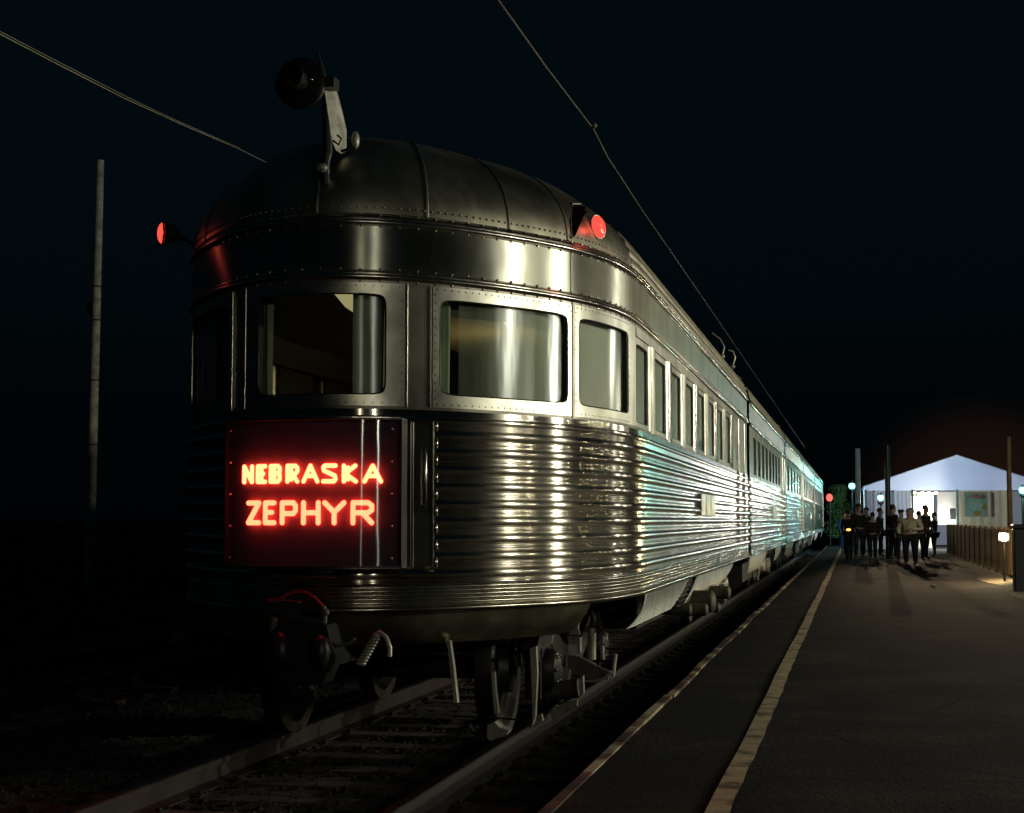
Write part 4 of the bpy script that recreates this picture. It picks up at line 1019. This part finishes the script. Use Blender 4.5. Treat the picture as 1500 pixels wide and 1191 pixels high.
# things inside the opening
m_ = MB(); m_.grid([[(tx(1334), TY0+3.0, z), (tx(1372), TY0+3.0, z)] for z in (PZ, 2.55)]); m_.build('inner_wall', plain('white_inner_wall', (.75, .75, .70), .8, .05), tent)
m_ = MB(); m_.grid([[(tx(1376), TY0+1.6, z), (tx(1404), TY0+1.6, z)] for z in (1.2, vz-.03)]); m_.build('menu_board', plain('pale_menu_board', (.8, .8, .76), .7, .05), tent)
m_ = MB(); m_.box((tx(1393), TY0+.8, 1.45), (tx(1402), TY0+1.1, 1.95)); m_.build('urn', plain('grey_urn', (.22, .24, .25), .4), tent)
for i, px in enumerate((1341, 1348, 1352, 1357, 1362, 1367, 1372)):
    x = tx(px); m_ = MB(); m_.ball((x, TY0+.25, vz-.10-.04*(i % 2)), .07, 8, (1.3, 1, .8)); m_.build('bulb', bulb_m, tent, smooth=180)
lamp('tent_lamp_light', (tx(1372), TY0+2.4, 1.9), 330, (1, .95, .80), .2)
lamp('tent_lamp_light', (tx(1391), TY0+.9, 1.5), 70, (1, .95, .85), .2)
lamp('tent_lamp_light', (tx(1390), TY0+5, 2.8), 260, (.75, .85, 1), .3)
lamp('tent_lamp_light', (tx(1320), TY0+4, 2.8), 200, (.70, .82, 1), .3)
lamp('tent_lamp_light', (tx(1470), TY0+5, 2.8), 240, (.70, .82, 1), .3)
# banner: round flowery emblem on the tan wall
x0, x1 = tx(1413), tx(1447); cx_ = (x0+x1)/2; z0, z1 = tz(757), tz(721); cz_ = (z0+z1)/2
ban = thing('banner', 'colourful banner with an oval emblem hung on the tent wall', 'banner', (cx_, TY0-.1, z0))
MB().box((x0, TY0-.10, z0), (x1, TY0-.08, z1)).build('cloth', plain('pale_grey_banner', (.75, .72, .70), .8, .2), ban)
def disc(cx, cz, rx, rz_, c, name, yo, n=20):
    m_ = MB(); m_.add([(cx+rx*cos(2*pi*k/n), TY0-.10-yo, cz+rz_*sin(2*pi*k/n)) for k in range(n)], [tuple(range(n))]); m_.build('emblem', plain(name, c, .8, .2, 8), ban)
disc(cx_, cz_-.05, .42, .30, (.50, .80, .66), 'emblem_green', .004); disc(cx_, cz_-.05, .30, .20, (.80, .86, .9), 'emblem_pale', .008); disc(cx_, cz_+.36, .20, .10, (.85, .30, .26), 'emblem_red', .006); disc(cx_+.05, cz_-.38, .16, .10, (.85, .45, .14), 'emblem_orange', .006); disc(cx_+.36, cz_-.12, .09, .12, (.55, .50, .12), 'emblem_yellow', .009); disc(cx_-.33, cz_+.33, .12, .07, (.6, .55, .6), 'emblem_white', .006); disc(cx_+.32, cz_+.33, .13, .09, (.40, .32, .42), 'emblem_violet', .006)
# second narrow banner
MB().box((tx(1452), TY0-.10, tz(757)), (tx(1457), TY0-.08, tz(722))).build('side_strip', plain('lilac_strip', (.45, .38, .48), .8), tent)

# fence
fx = 6.38; fy0, fy1 = 37.0, 63.0
fe = thing('slatted_fence', 'long brown wooden fence running from the tent towards the camera', 'fence', (fx, fy0, PZ))
for yy in srange(fy0, fy1, 2.0):
    MB().box((fx-.05, yy-.05, PZ), (fx+.05, yy+.05, 1.26)).build('post', fence_m, fe)
m_ = MB()
for yy in srange(fy0+.1, fy1-.1, .16): m_.box((fx-.035, yy, .22+.012*sin(yy*9)), (fx-.012, yy+.115, 1.20+.02*sin(yy*5)))
m_.build('slats', fence_m, fe)
m_ = MB()
for z in (.40, 1.02): m_.box((fx-.012, fy0, z), (fx+.03, fy1, z+.07))
m_.build('rail', fence_m, fe)
# floodlight on wooden steps
st = thing('wooden_steps', 'low pale steps lit from above at the near end of the fence', 'steps', (6.6, 36.2, PZ))
for k, z in enumerate((.30, .52, .74)):
    MB().box((6.30, 35.6+.28*k, z-.05), (7.2, 35.9+.28*k, z)).build('tread', plain('pale_tread_%d' % k, (.5, .47, .40), .7), st)
m_ = MB(); m_.prism_x([(35.6, PZ), (36.5, PZ), (36.5, .70), (36.3, .70), (35.6, .22)], 6.28, 6.32); m_.prism_x([(35.6, PZ), (36.5, PZ), (36.5, .70), (36.3, .70), (35.6, .22)], 7.18, 7.22); m_.build('stringer', fence_m, st)
c = at(1471, 787, 35.5); fl = thing('work_floodlight', 'dazzling warm floodlight standing above the wooden steps', 'floodlight', (c.x, 35.5, PZ))
MB().tube([(c.x, 35.55, PZ), (c.x, 35.55, c.z-.1)], .025, 8).build('stand', black_paint, fl, smooth=60)
MB().box((c.x-.10, 35.5, c.z-.09), (c.x+.10, 35.6, c.z+.09)).build('housing', black_paint, fl)
MB().ball((c.x, 35.46, c.z), .085, 12).build('lens', warm_globe, fl, smooth=180)
MB().box((c.x-.10, 35.602, c.z-.07), (c.x+.10, 35.615, c.z+.07)).build('lens', warm_globe, fl)
lamp('floodlight_light', c+Vector((0, -.15, .02)), 60, (1, .75, .42), .08)
lamp('floodlight_light', c+Vector((-.05, .4, .1)), 130, (1, .72, .38), .08)
# dark bin at right edge
c0, c1 = at(1487, 862, 31), at(1520, 768, 31)
bn = thing('litter_bin', 'black boxy litter bin cut off by the right edge', 'bin', ((c0.x+c1.x)/2, 31.2, PZ))
o = MB().box((c0.x, 31, PZ), (c1.x, 31.45, c1.z-.08)).build('body', black_paint, bn); o.modifiers.new('b', 'BEVEL').width = .02
o = MB().box((c0.x-.02, 30.98, c1.z-.08), (c1.x+.02, 31.47, c1.z)).build('lid', black_paint, bn); o.modifiers.new('b', 'BEVEL').width = .02
# round topped machine silhouette (old ticket scale) in front of the tent
# tree at the train end
tp_ = at(1232, 715, 87); tr = thing('small_tree', 'green leafy tree lit teal beyond the end of the train', 'tree', (tp_.x-.1, 87, PZ))
MB().tube([(tp_.x-.1, 87, PZ), (tp_.x-.15, 87, 1.2), (tp_.x, 87, 2.4)], [.10, .07, .03], 8).build('trunk', bark_m, tr, smooth=60)
m_ = MB()
for k in range(2600):
    u = random.random(); z = .5+2.75*u; rr = .62*sqrt(max(0, 1-((u-.35)/.72)**2))*(1+.3*sin(z*6+2)) ; a = random.uniform(0, 2*pi); rr *= 1+.28*sin(3*a+z*4)+.15*sin(7*a-z*9); q = rr*sqrt(random.random())
    c = Vector((tp_.x-.12+q*cos(a), 87+q*sin(a), z)); e = Vector((random.uniform(-1, 1), random.uniform(-1, 1), random.uniform(-1, 1))).normalized()*.05; g_ = e.cross(Vector((random.uniform(-1, 1), 1, .3))).normalized()*.03
    m_.add([c-e, c+g_, c+e, c-g_], [(0, 1, 2, 3)])
m_.build('crown', leaf_m, tr, recalc=False)

# ---- people -----------------------------------------------------------------
def skin_obj(name, verts, edges, radii, mat, parent, sub=1, root=0):
    me = bpy.data.meshes.new(name); me.from_pydata(verts, edges, []); me.materials.append(mat)
    o = bpy.data.objects.new(name, me); col.objects.link(o)
    bm = bmesh.new(); bm.from_mesh(me); lay = bm.verts.layers.skin.verify()
    for v, r in zip(bm.verts, radii): v[lay].radius = r if isinstance(r, tuple) else (r, r); v[lay].use_root = (v.index == root)
    bm.to_mesh(me); bm.free()
    o.modifiers.new('skin', 'SKIN'); s = o.modifiers.new('sub', 'SUBSURF'); s.levels = sub; s.render_levels = sub
    o.parent = parent; return o
def figure(loc, rz, label, top, bottom, hairc, pose=0, scale=1.0, hat=False):
    t = thing('person', label, 'person', loc, 'people standing at the end of the platform'); t.rotation_euler = (0, 0, rz); t.scale = (scale,)*3
    st_ = (.06, -.05, .02, .10)[pose]; ar = (.0, .12, .25, .05)[pose]; el = (.02, .18, .26, .1)[pose]
    J = {'pel': (0, 0, .95), 'wai': (0, 0, 1.08), 'che': (0, .01, 1.30), 'shm': (0, .01, 1.42), 'nek': (0, 0, 1.50), 'hd1': (0, -.02, 1.58), 'hd2': (0, -.02, 1.68), 'hd3': (0, -.01, 1.74),
         'nose': (0, -.115, 1.635)}
    V = []; E = []; R = []; idx = {}
    def add(n, p, r, par=None):
        idx[n] = len(V); V.append(p); R.append(r)
        if par: E.append((idx[par], idx[n]))
    add('pel', J['pel'], (.15, .11)); add('wai', J['wai'], (.135, .10), 'pel'); add('che', J['che'], (.16, .11), 'wai'); add('shm', J['shm'], (.13, .085), 'che')
    add('nek', J['nek'], .055, 'shm'); add('hd1', J['hd1'], .072, 'nek'); add('hd2', J['hd2'], (.082, .10), 'hd1'); add('hd3', J['hd3'], .06, 'hd2'); add('nose', J['nose'], .014, 'hd1')
    for sg, n in ((1, 'r'), (-1, 'l')):
        e_ = el if sg > 0 else .05; 
        add('sh'+n, (sg*.18, .01, 1.40), .055, 'shm'); add('el'+n, (sg*(.235+ar*.2), .03-e_*.2, 1.14), .042, 'sh'+n); add('wr'+n, (sg*(.24-e_*.4), -.02-e_*.9, .93+e_*.8), .028, 'el'+n)
        add('pa'+n, (sg*(.24-e_*.5), -.03-e_*1.1, .86+e_*.9), (.034, .018), 'wr'+n)
        for k in range(4): add('f%d%s' % (k, n), (sg*(.24-e_*.5)+.0, -.055-e_*1.1+.018*k, .785+e_*.95+.006*abs(k-1.5)), .009, 'pa'+n)
        add('th'+n, (sg*(.24-e_*.5)-sg*.01, -.075-e_*1.1, .84+e_*.9), .010, 'pa'+n)
        add('hi'+n, (sg*.09, 0, .90), .095, 'pel'); add('kn'+n, (sg*.10, -.02+sg*st_*.6, .50), .06, 'hi'+n); add('an'+n, (sg*.10, .02+sg*st_, .09), .042, 'kn'+n); add('to'+n, (sg*.12, -.15+sg*st_, .035), .036, 'an'+n)
    skin_obj('body', V, E, R, skin_m, t, 1)
    # jacket
    def sub(names, edges, grow, nm, mat):
        vv = [V[idx[n]] for n in names]; rr = [tuple(x*grow+.012 for x in (R[idx[n]] if isinstance(R[idx[n]], tuple) else (R[idx[n]],)*2)) for n in names]
        ee = [(names.index(a), names.index(b)) for a, b in edges]; skin_obj(nm, vv, ee, rr, mat, t, 1)
    sub(['pel', 'wai', 'che', 'shm', 'shr', 'elr', 'wrr', 'shl', 'ell', 'wrl'], [('pel', 'wai'), ('wai', 'che'), ('che', 'shm'), ('shm', 'shr'), ('shr', 'elr'), ('elr', 'wrr'), ('shm', 'shl'), ('shl', 'ell'), ('ell', 'wrl')], 1.12, 'jacket', top)
    sub(['pel', 'hir', 'knr', 'anr', 'hil', 'knl', 'anl'], [('pel', 'hir'), ('hir', 'knr'), ('knr', 'anr'), ('pel', 'hil'), ('hil', 'knl'), ('knl', 'anl')], 1.08, 'trousers', bottom)
    m_ = MB(); m_.ball((0, .012, 1.70), .098, 12, (.92, 1.08, .95)); h = m_.build('hair', hairc, None, smooth=180); h.parent = t
    # cut the hair cap open at the face
    me = h.data; bm = bmesh.new(); bm.from_mesh(me); bmesh.ops.delete(bm, geom=[f for f in bm.faces if f.calc_center_median().z < 1.685 and f.calc_center_median().y < .01], context='FACES'); bm.to_mesh(me); bm.free()
    if hat:
        m_ = MB(); m_.lathe([(.02, 1.80), (.09, 1.80), (.105, 1.74), (.16, 1.735), (.16, 1.725), (.10, 1.72)], (0, 0, 0), 'z', 16); h2 = m_.build('hat', hairc, None, smooth=40); h2.parent = t
    return t
cl = {n: plain('cloth_'+n, c, .85, .25, 6) for n, c in dict(navy=(.012, .014, .03), black=(.008, .008, .009), brown=(.03, .018, .012), grey=(.03, .03, .032), maroon=(.05, .012, .012), olive=(.025, .025, .012), blue=(.03, .12, .55), cream=(.55, .50, .36), denim=(.015, .02, .04)).items()}
hairs = {n: plain('hair_'+n, c, .6, .2, 20) for n, c in dict(dark=(.012, .01, .008), brown=(.05, .028, .014), grey=(.25, .24, .22)).items()}
PP = [(1242, 60, 2.9, 'navy', 'black', 'dark', 0, 'person in black trousers at the left end of the crowd, nearest the train'),
      (1237, 70, .4, 'blue', 'blue', 'brown', 1, 'person dressed in bright blue beside the green tree'),
      (1258, 57, .6, 'black', 'denim', 'dark', 1, 'person in a black top in front of the pale blue pole'),
      (1269, 62, -.5, 'grey', 'black', 'brown', 2, 'person in a grey jacket just right of the pale blue pole'),
      (1278, 55, 3.3, 'black', 'black', 'dark', 3, 'person in all black left of the black pole, back turned'),
      (1289, 60, 1.2, 'olive', 'black', 'brown', 0, 'person in an olive jacket under the second teal lamp'),
      (1308, 56, 2.2, 'brown', 'denim', 'dark', 2, 'person in a brown jacket just right of the black pole'),
      (1320, 52, .2, 'black', 'brown', 'dark', 1, 'person wearing a brimmed dark hat before the tent'),
      (1333, 49, -.4, 'cream', 'black', 'grey', 2, 'stout person in a pale cream coat, lit by the floodlight'),
      (1346, 54, 2.7, 'maroon', 'black', 'dark', 0, 'person in a maroon jacket next to the cream coated person'),
      (1356, 57, .9, 'brown', 'grey', 'brown', 3, 'person in brown and grey at the left of the tent opening'),
      (1368, 61, -1.2, 'black', 'denim', 'dark', 1, 'person in denim trousers beside the far end of the fence')]
for px, Y, rz, a, b_, h, ps, lab in PP:
    p = at(px, 762, Y); o = figure((p.x, Y, PZ), rz, lab, cl[a], cl[b_], hairs[h], ps, random.uniform(.86, 1.06), hat=(px == 1320))
    if a == 'cream': o.scale = (1.3, 1.25, .93)
# crumpled paper on the platform
p = at(1368, 855, 33); m_ = MB(); m_.ball((p.x, 33, PZ+.035), .045, 6, (1.6, 1, .7)); m_.v = [(a+random.uniform(-.012, .012), b+random.uniform(-.012, .012), c+random.uniform(-.01, .01)) for a, b, c in m_.v]
tag(m_.build('paper_scrap', plain('dirty_white_paper', (.7, .68, .6), .9, .1)), 'small crumpled white paper lying on the dark platform', 'litter')
# orange lantern on the ground
p = at(1243, 776, 56); t = thing('warning_lantern', 'small orange lit lantern at the feet of the left crowd', 'lantern', (p.x, 56, PZ))
MB().lathe([(.10, PZ), (.10, PZ+.45), (.05, PZ+.5), (.05, p.z-.08)], (p.x, 56, 0), 'z', 12).build('stand', black_paint, t, smooth=40)
MB().ball(p, .06, 10, (1.3, 1, .7)).build('lamp', orange_m, t, smooth=180)
